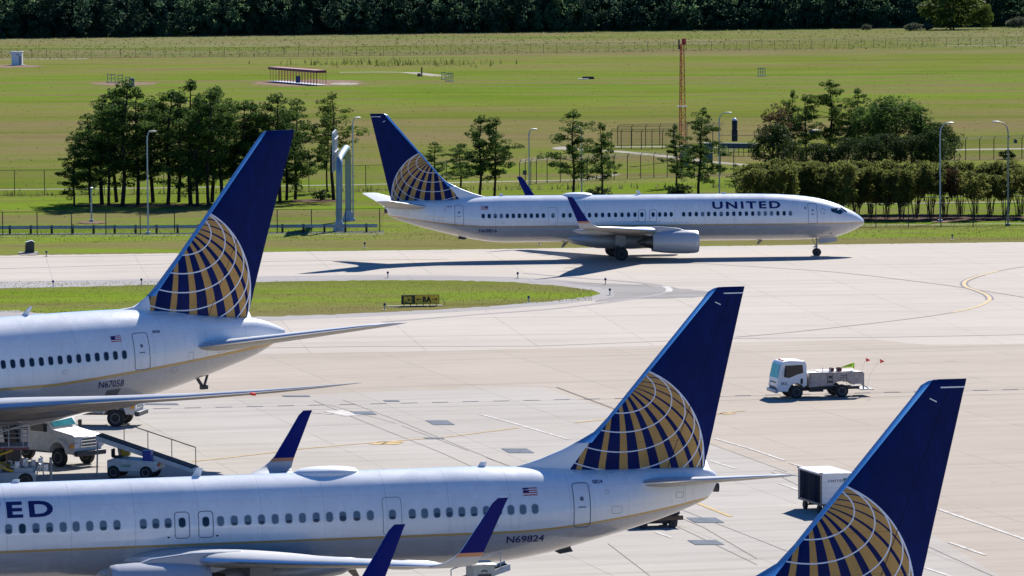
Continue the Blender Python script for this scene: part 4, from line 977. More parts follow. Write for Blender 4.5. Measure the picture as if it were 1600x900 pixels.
fence([(1240, 357), (1365, 356), (1660, 353)], 2.2, 3.05, 'near wire fence with thin posts at right, under the tall hedge', pr=.045, rail=.022, phase=1.6)
fence([(-40, 307), (0, 306), (320, 303), (600, 297), (700, 294)], 2.75, 3.2, 'long middle fence passing behind the left pines', pr=.045, phase=1.2)
fence([(812, 291), (841, 286.5), (870, 285), (1017, 278), (1150, 272)], 2.6, 2.03, 'fence with barbed wire arms behind the taxiing airliner', arm=True, pr=.05)
fence([(1480, 252), (1497, 250.5), (1660, 246)], 2.5, 2.0, 'fence with barbed wire arms right of the tree clump', arm=True, pr=.055)
fence([(955, 232.5), (1003, 233.5), (1060, 232)], 2.3, 1.55, 'front side of the small fenced enclosure left of the lattice tower', arm=True, pr=.055)
fence([(965, 228), (1060, 226), (1130, 224)], 2.5, 2.0, 'rear side of the small fenced enclosure behind the lattice tower', arm=True, pr=.055)
fence([(-20, 91.5), (530, 88), (1060, 79.5), (1640, 70)], 2.3, 3.6, 'farthest fence crossing the whole field in front of the wood', pr=.045, rail=.018)
# compound platform right of tower
r = thing('equipment_platform', 'blue-grey railed platform on posts beside the leaning lamp post', 'platform', gnd(1150, 243))
mb = MB(); mb.prism([(-2.2, 1.0), (-.4, 1.3), (3.2, -1.0), (2.8, -1.6), (-2.2, .4)], 1.35, 1.55, axis='z'); mb.prism([(-2.2, .38), (2.8, -1.62), (2.8, -1.58), (-2.2, .42)], .9, 1.4, axis='z'); mb.build('deck', mat('blue_grey_steel', (.08, .11, .12), .7, spec=.1), r)
mb0 = None
for i in range(9):
    t = i/8; x, y = -2.2+5*t, .4-2.0*t
    mb = MB(); mb.tube((0, 0, 0), (0, 0, 2.5 if i % 2 else 1.4), .045, n=6)
    if mb0 is None: mb0 = mb.build('post', m_fence, r); mb0.location = (x, y, 0)
    else: c = mb0.copy(); C.objects.link(c); c.parent = r; c.location = (x, y, 0)
mb = MB(); mb.path([(-2.2, 1.0, 2.5), (-.4, 1.3, 2.5), (3.2, -1.0, 2.5)], .03, 5); mb.path([(-2.2, .4, .45), (2.8, -1.6, .45)], .04, 5); mb.build('rail', m_fence, r)
r = thing('storage_tank', 'dark upright tank with a pale domed top on the railed platform', 'tank', gnd(1148, 240)+Vector((.0, 0, 1.55)))
mb = MB(); mb.rev([(0, .3), (.05, .38), (1.5, .38), (1.55, .33), (2.6, .36), (2.7, .3)], (0, 0, 0), 16, 0, 'z'); mb.build('body', mat('dark_tank_blue', (.02, .026, .035), .6, spec=.2), r)
mb = MB(); mb.rev([(2.6, .34), (2.8, .28), (2.95, .1), (2.97, .01)], (0, 0, 0), 16, 0, 'z'); mb.build('lid', m_white, r)
for u, v, w_, h, lb in ((1070, 268, .9, 3.0, 'tall narrow grey cabinet behind the pine by the lattice tower'), (1107, 262, 1.0, 2.9, 'teal box on posts seen through the right-hand pine'), (1273, 215, 1.6, 1.0, 'dark metal box seen between the trunks of the tree clump')):
    r = thing('utility_cabinet', lb, 'cabinet', gnd(u, v), 0, 'utility cabinets behind the trees')
    mb = MB(); mb.box((0, 0, h*.6), (w_, w_*.8, h*.8)); mb.build('body', mat('slate_teal_paint', (.07, .11, .14), .5), r, bevel=.03)
    mb = MB(); [mb.box((sx*w_*.4, 0, h*.1), (.1, w_*.6, h*.2)) for sx in (-1, 1)]; mb.box((0, 0, h+.03), (w_*1.1, w_*.9, .06)); mb.build('frame', m_grey, r)
for u, v, lb, grp in ((868, 231.5, 'small dark sign plate on the fence by the lamp post', 0),):
    pass
for (u, v, z, lb) in ((820, 290, 1.2, 'small dark sign plate hung on the fence left of the far winglet'), (1586.5, 248, 1.9, 'small dark sign plate hung on the fence near the right edge'), (382, 0, 0, '')):
    if not lb: continue
    r = thing('fence_sign', lb, 'sign', gnd(u, v)+Vector((0, -.15, z)), 0, 'sign plates on the fences')
    mb = MB(); mb.box((0, 0, .25), (.42, .03, .5)); mb.build('plate', mat('dark_sign_face', (.05, .07, .09), .4), r, bevel=.01)
    mb = MB(); mb.box((0, .03, .4), (.1, .03, .06)); mb.build('bracket', m_grey, r)

# ------------------------------------------------------------------ guard rail
r = thing('guard_rail', 'low grey steel guard rail on wooden posts along the left perimeter road', 'guard rail', gnd(0, 365.5))
A_, B_ = gnd(-60, 366), gnd(590, 362.6); o = gnd(0, 365.5); mb = MB()
dv = (B_-A_).normalized(); nv = Vector((-dv.y, dv.x, 0))
prof = [(.0, .45), (.05, .50), (.0, .56), (.0, .62), (.05, .68), (.0, .75)]
V = []
for p in (A_-o, B_-o):
    for a, z in prof: V.append(p-nv*(a+.08)+Vector((0, 0, z)))
mb.add(V, [(i, i+1, i+7, i+6) for i in range(5)]); mb.build('beam', m_galv, r)
pb = None; L = (B_-A_).length; s = .6
while s < L:
    p = A_-o+dv*s
    if pb is None: m_ = MB(); m_.box((0, 0, .4), (.2, .2, .8)); pb = m_.build('post', mat('rail_post', (.06, .045, .04), .8), r); pb.location = p
    else: c = pb.copy(); C.objects.link(c); c.parent = r; c.location = p
    s += 1.95
r = thing('guard_rail', 'dark low rail passing behind the stems of the tall hedge', 'guard rail', gnd(1270, 316))
o = gnd(1270, 316); P = [p-o for p in G((1270, 316), (1450, 313.5), (1660, 310.5))]
mb = MB(); mb.path([p+Vector((0, 0, .75)) for p in P], .07, 6); mb.path([p+Vector((0, 0, .35)) for p in P], .05, 6); mb.build('beam', m_dark, r)
pb = None
for i in range(10):
    p = P[0]+(P[-1]-P[0])*(i/9)
    if pb is None: m_ = MB(); m_.box((0, 0, .38), (.14, .14, .76)); pb = m_.build('post', m_dark, r); pb.location = p
    else: c = pb.copy(); C.objects.link(c); c.parent = r; c.location = p

# ------------------------------------------------------------------ lamp posts
def lamp(u, v, vtop, side, label, m=None, arm=1.0, group='street lamps along the perimeter roads'):
    p = gnd(u, v); H = (v-vtop)*p.y/7749.75; r = thing('lamp_post', label, 'lamp post', p, 0, group); m = m or m_galv
    mb = MB(); mb.box((0, 0, .12), (.4, .4, .24)); mb.tube((0, 0, 0), (0, 0, H*.9), .085, .06, 10)
    a = R_(side); dx, dy = math.cos(a), math.sin(a)
    pts = [(0, 0, H*.9), (.08*arm*dx, .08*arm*dy, H*.95), (.3*arm*dx, .3*arm*dy, H*.985), (.7*arm*dx, .7*arm*dy, H)]
    mb.path(pts, [.07, .055, .045, .04], 8); mb.build('pole', m, r)
    mb = MB(); e = Vector((.7*arm*dx, .7*arm*dy, H)); q = Vector((dx, dy, 0)); n = Vector((-dy, dx, 0)); rs = []
    for t, hw, hh in ((-.1, .05, .05), (.1, .15, .08), (.4, .17, .09), (.62, .06, .05)):
        c = e+q*t; rs.append([c+n*(hw*math.cos(2*math.pi*k/10))+Vector((0, 0, hh*math.sin(2*math.pi*k/10))) for k in range(10)])
    mb.rings(rs); mb.build('lamp_head', mat('lamp_head_grey', (.50, .50, .48), .5), r); return r
lamp(231.5, 366, 205, 0, 'tall grey lamp post in front of the left pine row', arm=.35)
lamp(827, 303, 202, 30, 'grey lamp post right of the paired pines behind the airliner', arm=.5)
lamp(909, 303, 198, 200, 'pale lamp post in front of the leaning-crowned pine', arm=.4)
lamp(1124, 306, 176, 0, 'grey lamp post beside the railed platform', arm=1.0)
lamp(1469, 347, 192, 20, 'light grey curved lamp post in front of the tall hedge', arm=1.1)
lamp(1575, 353, 190, 170, 'darker curved lamp post nearest the right edge', arm=1.3, m=mat('weathered_lamp_steel', (.22, .22, .22), .5, .2))
lamp(552, 345, 184, 40, 'thin lamp post rising behind the steel sign gantry', arm=.5)
lamp(143, 347, 294, 90, 'short pale post lamp before the first left pines', arm=.25)

# ------------------------------------------------------------------ sign gantry (monotube arch over the road, seen end on)
a_, b_ = gnd(530, 361), gnd(544.5, 345); r = thing('sign_gantry', 'large grey steel tube arch carrying a tall road sign seen edge-on', 'sign gantry', a_)
bb = b_-a_; H = 7.1; mb = MB(); pts = [Vector((0, 0, 0)), Vector((0, 0, 2)), Vector((.05, 0, H-2.2))]
for i in range(1, 8):
    t = i/8*math.pi/2; pts.append(Vector((.05+.0*t, 1.6*(1-math.cos(t)), H-2.2+1.9*math.sin(t))))
pts += [Vector((bb.x*.3, 4, H-.2)), Vector((bb.x*.8, bb.y-4, H+.1)), Vector((bb.x, bb.y-1.8, H-.05))]
for i in range(1, 8):
    t = i/8*math.pi/2; pts.append(Vector((bb.x, bb.y-1.8+1.8*math.sin(t), H-.1-1.9*(1-math.cos(t)))))
pts += [Vector((bb.x, bb.y, 2)), Vector((bb.x, bb.y, 0))]
mb.path(pts, [.30]*len(pts), 18); mb.build('arch_tube', mat('gantry_steel', (.22, .28, .32), .45, .4, var=.1), r)
for q in (Vector((0, 0, 0)), bb):
    mb = MB(); mb.rings([[(q.x+rr*math.cos(2*math.pi*k/12), q.y+rr*math.sin(2*math.pi*k/12), z) for k in range(12)] for z, rr in ((0, .62), (.25, .55), (.9, .34), (1.0, .33))]); mb.build('footing', m_galv, r)
mb = MB(); mb.box((-.62, 6.2, H+.15), (.10, 9.0, 3.7)); sg_ = mb.build('sign_panel', mat('sign_back_aluminium', (.34, .38, .41), .4, .4), r)
mb = MB()
for i in range(10): mb.box((-.50, 2.2+i*.9, H+.15), (.12, .10, 3.5))
for z in (-1.2, 0, 1.2): mb.box((-.40, 6.2, H+.15+z), (.08, 9.0, .09))
mb.build('brace', m_galv, sg_)
mb = MB(); mb.box((-.2, 6.0, H-.05), (.9, .1, .1)); mb.box((-.2, 2.9, H-.05), (.9, .1, .1)); mb.box((-.2, 9.2, H-.05), (.9, .1, .1)); mb.build('bracket', m_galv, r)

# ------------------------------------------------------------------ red lattice tower
p = gnd(1066, 250); H = (250-64)*p.y/7749.75; r = thing('lattice_tower', 'slim red lattice mast rising behind a pine in the field', 'lattice tower', p)
mb = MB(); wd = .42; n = int(H/.8)
cs = [(wd*math.cos(R_(a)), wd*math.sin(R_(a))) for a in (100, 220, 340)]
for z0, k0, z1, k1 in ((0, 1.0, H*.45, 1.0), (H*.45, .95, H*.97, .62)):
    for x, y in cs: mb.tube((x*k0, y*k0, z0), (x*k1, y*k1, z1), .055, n=6)
for i in range(n):
    z0, z1 = H*.97*i/n, H*.97*(i+1)/n; kk = 1.0 if z0 < H*.45 else .95-.33*(z0/H-.45)/.52
    for j in range(3):
        a, b = cs[j], cs[(j+1) % 3]
        if i % 2: a, b = b, a
        mb.tube((a[0]*kk, a[1]*kk, z0), (b[0]*kk, b[1]*kk, z1), .028, n=4)
        mb.tube((a[0]*kk, a[1]*kk, z0), (b[0]*kk, b[1]*kk, z0), .022, n=4)
mb.build('mast', m_orange, r)
mb = MB(); mb.box((0, 0, H*.45), (1.1, 1.0, .12)); mb.build('collar', m_worn_shaded_white, r)
mb = MB(); mb.box((0, 0, H*.97), (.9, .8, .1)); mb.box((.25, 0, H*.97+.4), (.5, .4, .7)); mb.build('antenna_box', m_red, r)
mb = MB(); mb.tube((-.35, 0, H*.93), (-.35, 0, H*1.0+.2), .1, n=8); mb.build('antenna_rod', m_dark, r)

# ------------------------------------------------------------------ field equipment
r = thing('localizer_array', 'long dark red antenna frame on many legs over bare soil', 'antenna array', gnd(455, 131))
A_, B_ = gnd(421, 127.5)-gnd(455, 131), gnd(493, 133.5)-gnd(455, 131); hgt = 2.9
mb = MB(); dv = (B_-A_).normalized(); nv = Vector((-dv.y, dv.x, 0)); maroon = mat('maroon_paint', (.22, .035, .06), .6, var=.15)
e0, e1 = A_-dv*1.2, B_
mb.add([e0+nv*.1+Vector((0, 0, hgt)), e1+nv*.1+Vector((0, 0, hgt)), e1+nv*2.2+Vector((0, 0, hgt)), e0+nv*2.2+Vector((0, 0, hgt)), e0+nv*.1+Vector((0, 0, hgt-.5)), e1+nv*.1+Vector((0, 0, hgt-.5)), e1+nv*2.2+Vector((0, 0, hgt-.5)), e0+nv*2.2+Vector((0, 0, hgt-.5))],
       [(0, 1, 2, 3), (7, 6, 5, 4), (0, 4, 5, 1), (1, 5, 6, 2), (2, 6, 7, 3), (3, 7, 4, 0)]); mb.build('frame', maroon, r)
pb = None
for i in range(17):
    for row in (.2, 2.1):
        q = A_+(B_-A_)*(i/16)+nv*row
        if pb is None: m_ = MB(); m_.box((0, 0, hgt/2-.1), (.10, .10, hgt-.2)); pb = m_.build('leg', mat('rust_red_paint', (.38, .10, .06), .6), r); pb.location = q
        else: c = pb.copy(); C.objects.link(c); c.parent = r; c.location = q
mb = MB(); mb.add([A_-nv*.5+Vector((0, 0, .12)), B_-nv*.5+Vector((0, 0, .12)), B_+nv*2.6+Vector((0, 0, .12)), A_+nv*2.6+Vector((0, 0, .12))], [(0, 1, 2, 3)]); mb.build('footing', m_white, r)
mb = MB(); mb.box((A_+(B_-A_)*.63+Vector((0, 0, .9))), (.9, .7, 1.3)); mb.build('control_box', mat('dark_blue_cabinet', (.04, .05, .15), .5), r, bevel=.03)
r = thing('equipment_shed', 'white box shed standing alone in the field at far left', 'shed', gnd(27, 102))
mb = MB(); mb.box((0, 0, 1.55), (2.4, 2.2, 3.0)); mb.box((0, 0, 3.1), (2.7, 2.5, .14)); mb.build('wall', m_white, r, bevel=.03)
mb = MB(); mb.box((0, 0, .06), (3.4, 3.2, .12)); mb.build('slab', m_conc_obj, r)
mb = MB(); mb.box((.3, -1.12, 2.45), (.8, .05, .25)); mb.box((.75, -1.12, 1.2), (.5, .04, 1.9)); mb.build('vent', m_grey, r)
mb = MB(); mb.tube((-1.2, 0, 2.85), (-1.75, 0, 2.85), .18, n=10); mb.build('lamp', m_white, r)
def frames(u, v, lb, n=3, wd=1.5, hh=1.7, c=(.25, .25, .26)):
    r = thing('marker_frame', lb, 'equipment frame', gnd(u, v), 0, 'small equipment frames in the far field')
    mb = MB(); 
    for i in range(n): mb.tube((-wd/2+wd*i/(n-1), 0, 0), (-wd/2+wd*i/(n-1), 0, hh), .07, n=6)
    mb.build('post', mat('frame_grey', c, .6), r)
    mb = MB(); mb.box((0, 0, hh-.15), (wd, .12, .15)); mb.box((0, 0, hh*.5), (wd, .1, .1)); mb.box((0, 0, .08), (wd*1.3, .8, .16)); mb.build('frame', mat('frame_grey', c, .6), r)
frames(174, 129, 'leftmost small grey frame above the left pines'); frames(188, 129, 'second small grey frame above the left pines', 2, .9, 1.6); frames(200, 131, 'third small grey frame beside the dark cabinet', 2, .9, 1.4)
frames(1190, 119, 'three-legged grey frame right of the lattice tower', 4, 1.4, 1.7); frames(693, 124, 'small grey-blue frame by the pale track', 2, .7, 1.5, (.3, .36, .45)); frames(703, 127, 'small dark mesh frame right of the grey-blue one', 4, 1.2, 1.7)
r = thing('utility_cabinet', 'small dark cabinet in the field above the left pines', 'cabinet', gnd(206, 134)); mb = MB(); mb.box((0, 0, .7), (1.0, .9, 1.4)); mb.box((0, 0, 1.43), (1.15, 1.05, .06)); mb.build('body', mat('dark_cabinet', (.09, .10, .12), .5), r, bevel=.03); mb = MB(); mb.box((0, 0, .05), (1.3, 1.2, .1)); mb.build('slab', m_conc_obj, r)
r = thing('windsock_post', 'tiny dark post with box beside the pale far track', 'post', gnd(659, 119.5)); mb = MB(); mb.tube((0, 0, 0), (0, 0, 1.9), .14, n=8); mb.build('post', m_dark, r); mb = MB(); mb.box((-.55, 0, .35), (.7, .5, .6)); mb.build('box', m_dark, r, bevel=.03)
r = thing('drain_box', 'low dark drain box on bare ground in the middle field', 'drain box', gnd(919, 123.5)); mb = MB(); mb.box((0, 0, .25), (2.6, 1.6, .5), taper=.8); mb.build('body', mat('dark_soil_box', (.08, .07, .06), .9), r); mb = MB(); mb.box((-1.0, -1.5, .06), (2.2, 1.2, .12)); mb.build('slab', m_worn_shaded_white, r)
# dark electrical box on the verge
r = thing('electrical_box', 'dark tilted electrical box on a concrete pad at the left taxiway verge', 'electrical box', gnd(46, 395.8), R_(8))
mb = MB(); mb.prism([(-.42, .0), (.42, 0), (.42, .95), (.2, 1.08), (-.30, .95)], -.35, .35, axis='y'); mb.build('body', mat('dark_box_green', (.03, .035, .03), .5), r, bevel=.02)
mb = MB(); mb.prism([(-.32, .965), (.2, 1.10), (.43, .98), (.43, 1.0), (.2, 1.13), (-.32, 1.0)], -.36, .36); mb.build('lid', m_white, r)
mb = MB(); mb.box((-.1, 0, .05), (1.7, 1.2, .1)); mb.build('pad', m_conc_obj, r)
mb = MB(); mb.box((-.37, -.36, .5), (.05, .03, .6)); mb.build('handle', m_yellow, r)
# taxiway edge lights
elp = [(72.6, 401, 'at the far left end of the far taxiway edge'), (83, 448, 'at the far left on the near edge by the grass island'), (221, 445, 'on the near edge close to the big blue tail'), (570, 387.5, 'below the tailplane of the taxiing airliner'), (606, 434, 'above the black and yellow sign'), (809, 435, 'beside the wing shadow tip'), (843, 383, 'under the taxiing fuselage on the verge'), (946, 444.5, 'upper of the two at the island tip'), (953, 461, 'lower of the two at the island tip'), (826, 473, 'on the lower grass edge right of the sign'), (601, 484.5, 'on the grass just left of the sign'), (1488, 375, 'on the verge at right beyond the nose'), (1032, 377, 'on the verge behind the engine')]
el0 = None
for u, v, lb in elp:
    lb = 'small blue edge light ' + lb
    if el0 is None:
        el0 = thing('edge_light', lb, 'edge light', gnd(u, v, .01), 0, 'taxiway edge lights')
        mb = MB(); mb.tube((0, 0, 0), (0, 0, .34), .035, n=8); mb.box((0, 0, .01), (.3, .3, .03)); mb.build('stem', m_grey, el0)
        mb = MB(); mb.rev([(.32, .06), (.36, .10), (.46, .09), (.52, .03)], (0, 0, 0), 12, 0, 'z'); mb.build('lens', mat('blue_lens', (.01, .02, .09), .2), el0)
    else: dup(el0, gnd(u, v, .01), 0, lb)
# taxiway sign
p0, p1 = gnd(627.5, 478.5, .04), gnd(686, 477.5, .04); dv = (p1-p0); Ln = dv.length; az = math.atan2(dv.y, dv.x)
r = thing('taxiway_sign', 'black and yellow sign reading R2 and RA with arrows on the grass island', 'sign', p0, az)
H0, H1 = .16, .80; k = Ln/58.5
mb = MB(); mb.box((10.2*k, .08, (H0+H1)/2), (20.4*k, .14, H1-H0)); bx_ = mb.build('black_panel', mat('sign_black', (.012, .012, .012), .5), r)
mb = MB(); mb.box((39.5*k+.004, .08, (H0+H1)/2), (38*k, .14, H1-H0)); yp = mb.build('yellow_panel', mat('sign_yellow', (.90, .55, .03), .5, var=.04), r)
mb = MB()
for xx in (0, 20.4*k, Ln): mb.box((xx, .0, (H0+H1)/2), (.03, .04, H1-H0+.04))
for zz in (H0, H1): mb.box((Ln/2, .0, zz), (Ln+.03, .04, .03))
mb.box((10.2*k, .001, H0+.07), (14.5*k, .012, .012), 1); mb.box((10.2*k, .001, H1-.07), (14.5*k, .012, .012), 1); mb.box((3*k, .001, (H0+H1)/2), (.012, .012, .5), 1); mb.box((17.4*k, .001, (H0+H1)/2), (.012, .012, .5), 1)
mb.build('frame', [m_black, mat('sign_yellow', (.90, .55, .03))], r)
flat_text('R2', mat('sign_yellow', (.90, .55, .03)), bx_, 'lettering', (4*k, -.004, .26), (1, 0, 0), (0, 0, 1), 12.5*k, .44, .055)
flat_text('RA', m_black, yp, 'lettering', (33*k, -.004, .27), (1, 0, 0), (0, 0, 1), 13.5*k, .42, .055, 1.1)
mb = MB()
for sg_, x0 in ((1, 23*k), (-1, 56*k)):
    mb.add([(x0, -.004, .48), (x0+sg_*2.6*k, -.004, .60), (x0+sg_*3.4*k, -.004, .57), (x0+sg_*1.6*k, -.004, .505), (x0+sg_*8.2*k, -.004, .505), (x0+sg_*8.2*k, -.004, .455), (x0+sg_*1.6*k, -.004, .455), (x0+sg_*3.4*k, -.004, .39), (x0+sg_*2.6*k, -.004, .36)], [tuple(range(9))])
mb.build('arrow', m_black, yp, smooth=False)
for i in range(6):
    mb = MB(); mb.tube((Ln*(.07+.172*i), .08, 0), (Ln*(.07+.172*i), .08, H0), .03, n=6); mb.build('leg', m_black, r)
mb = MB(); mb.path([(Ln, .08, .5), (Ln+.25, .05, .48), (Ln+.42, 0, .3), (Ln+.45, 0, .0)], .02, 6); mb.build('cable', m_black, r)
mb = MB(); mb.box((Ln*.35, .1, .015), (Ln*1.5, .5, .03)); mb.build('slab', m_conc_obj, r)

# ------------------------------------------------------------------ ground vehicles
def flat_poly(mb, pts, mi=0): mb.add(pts, [tuple(range(len(pts)))], mi)
# service flatbed truck (cab-over), heading left
hd = R_(180+13.0); fw = gnd(1244.5, 623.0); h = Vector((math.cos(hd), math.sin(hd), 0)); lf = Vector((-h.y, h.x, 0)); org = fw-lf*.9
r = thing('service_truck', 'white cab-over service truck with grey side boxes and two small red flags, driving left', 'truck', org, hd)
mb = MB(); cab = [(1.12, .42), (1.16, .80), (1.12, 1.2), (.93, 2.02), (.80, 2.16), (.4, 2.22), (-.45, 2.20), (-.60, 2.05), (-.64, 1.3), (-.64, .72), (-.52, .72), (-.45, .62), (-.33, .80), (0, .92), (.33, .80), (.48, .55), (.50, .42)]
mb.prism(cab, -.95, .95); cb_ = mb.build('cab', m_white, r, bevel=.05)
for s_ in (-1, 1): mb = MB(); flat_poly(mb, [(.78, s_*.957, 1.28), (.70, s_*.957, 1.95), (-.36, s_*.957, 1.98), (-.40, s_*.957, 1.50), (-.05, s_*.957, 1.42), (.45, s_*.957, 1.22)]); mb.build('window', m_glass, cb_, smooth=False)
mb = MB(); mb.add([(1.135, -.84, 1.22), (1.135, .84, 1.22), (.965, .80, 2.0), (.965, -.80, 2.0)], [(0, 1, 2, 3)]); mb.build('windscreen', mat('bright_windscreen', (.06, .28, .30), .08, var=.4), cb_, smooth=False)
mb = MB(); mb.box((1.17, 0, .62), (.04, 1.3, .14)); mb.box((1.16, 0, .95), (.03, 1.2, .06)); mb.build('grille', m_dark, cb_)
for s_ in (-1, 1):
    mb = MB(); mb.box((1.155, s_*.75, .74), (.06, .24, .2)); mb.build('headlight', mat('lamp_lens', (.6, .6, .62), .2), cb_, bevel=.02)
    mb = MB(); mb.box((.72, s_*1.12, 1.55), (.06, .14, .42)); mb.tube((.75, s_*.95, 1.75), (.72, s_*1.12, 1.75), .015, n=5); mb.build('mirror', m_black, cb_, bevel=.02)
mb = MB(); mb.box((-.3, .962, 1.02), (.14, .02, .30)); mb.build('door_handle', m_black, cb_)
mb = MB(); mb.box((1.2, 0, .46), (.18, 1.9, .22)); mb.build('bumper', mat('bumper_grey', (.35, .38, .42), .4), r, bevel=.04)
for yy in (-.35, 0, .35):
    mb = MB(); mb.box((.68, yy, 2.22), (.12, .12, .06)); mb.build('marker_light', m_red if yy else m_amber, cb_, bevel=.02)
flat_text('3A1L', m_navytext, cb_, 'lettering', (.95, .962, .82), (-1, 0, 0), (0, 0, 1), .42, .18, .02)
mb = MB(); mb.box((-1.7, 0, .52), (4.6, .7, .18)); mb.box((-1.3, .5, .5), (.8, .4, .3)); mb.box((-1.1, -.55, .5), (.7, .35, .35)); mb.build('chassis', m_dark, r)
bd = mat('stained_box_grey', (.42, .35, .31), .55, var=.25, vs=4)
mb = MB(); mb.prism([(-.74, .64), (-.74, 1.50), (-4.02, 1.50), (-4.02, .78), (-3.3, .78), (-3.15, .90), (-2.75, .98), (-2.35, .90), (-2.2, .74)], .62, 1.0); mb.prism([(-.74, .64), (-.74, 1.50), (-4.02, 1.50), (-4.02, .78), (-3.3, .78), (-3.15, .90), (-2.75, .98), (-2.35, .90), (-2.2, .74)], -1.0, -.62); bo = mb.build('side_box', bd, r, bevel=.015)
mb = MB(); mb.box((-2.4, 0, 1.42), (3.2, 1.24, .1)); mb.build('deck', m_worn_shaded_white, r)
mb = MB()
for xx in (-.80, -1.85, -2.17, -3.02): mb.box((xx, 1.006, 1.1), (.025, .012, .6))
mb.box((-2.4, 1.006, 1.47), (3.2, .012, .03)); mb.box((-2.02, 1.008, .95), (.26, .015, .12)); mb.box((-2.02, 1.008, 1.22), (.2, .02, .16)); mb.build('door_seam', m_dark, bo)
for i, (t_, w_, z_) in enumerate((('POTABLE', .42, 1.26), ('WATER', .30, 1.12), ('ONLY', .2, .99))):
    flat_text(t_, m_dark, bo, 'lettering', (-2.42-.21+.21-w_/2+.0, 1.004, z_), (-1, 0, 0), (0, 0, 1), w_, .07, .02)
mb = MB(); mb.box((-2.6, 0, 1.50), (2.2, 1.0, .05)); mb.build('hose_tray', m_worn_shaded_white, r)
for nm, x_, rr in (('hose_reel', -2.25, .12), ('hose_reel', -2.7, .14)):
    mb = MB(); mb.rev([(-.16, rr), (.16, rr)], (x_, .5, 1.62), 12, 0, 'y'); mb.build(nm, mat('dark_red_hose', (.16, .04, .04), .6), r)
mb = MB(); mb.tube((-1.62, .8, 1.42), (-1.62, .8, 1.78), .02, n=6); mb.tube((-2.1, .8, 1.42), (-2.1, .8, 1.80), .02, n=6); mb.tube((-1.62, .8, 1.6), (-2.1, .8, 1.6), .015, n=6); mb.build('rail', m_galv, r)
mb = MB(); mb.box((-4.35, 0, .42), (.72, 1.7, .05)); mb.box((-4.05, .95, .95), (.08, .08, .95)); mb.box((-4.05, -.95, .95), (.08, .08, .95)); mb.tube((-4.0, .6, .75), (-4.5, .6, .44), .03, n=6); mb.build('tail_lift', m_grey, r)
for x_ in (0, -2.76):
    for y_ in (-.84, .84): wheel(r, (x_, y_, .385), .385, .26, rim=m_galv)
lm = r
for i, (x_, y_, zz, dx) in enumerate(((-4.3, -.7, 2.15, -.42), (-4.3, .7, 2.18, -.85))):
    f_ = thing('flag_whip', ('left' if i == 0 else 'right')+'-hand thin whip with a small red flag on the tail of the service truck', 'flag', org+h*x_+lf*y_+Vector((0, 0, .45)), hd, 'red flags on the service truck')
    mb = MB(); mb.path([(0, 0, 0), (dx*.3, 0, (zz-.45)*.5), (dx, 0, zz-.45)], .006, 5); mb.build('whip', m_galv, f_)
    mb = MB(); mb.add([(dx, .0, zz-.45), (dx, .0, zz-.70), (dx-.27, .02, zz-.60), (dx, .012, zz-.45), (dx, .012, zz-.70), (dx-.27, .032, zz-.60)], [(0, 1, 2), (5, 4, 3), (0, 3, 4, 1), (1, 4, 5, 2), (2, 5, 3, 0)]); mb.build('pennant', m_flagred, f_, smooth=False)
cn = thing('traffic_cone', 'bright yellow-green cone lying on the deck of the service truck', 'cone', org+h*-3.1+lf*.35+Vector((0, 0, 1.55)), hd)
mb = MB(); mb.rev([(0, .03), (.62, .13)], (.35, 0, .16), 14); 
for i in range(len(mb.v)): x_, y_, z_ = mb.v[i]; mb.v[i] = (.45-x_+.1, y_, z_+.22*(1-(x_-.35)/.62)*0+.12*(x_-.35)/.62)
mb.build('cone_body', m_hivis, cn); mb = MB(); mb.box((-.52, 0, .26), (.05, .34, .34)); mb.build('cone_base', m_hivis, cn, bevel=.02)

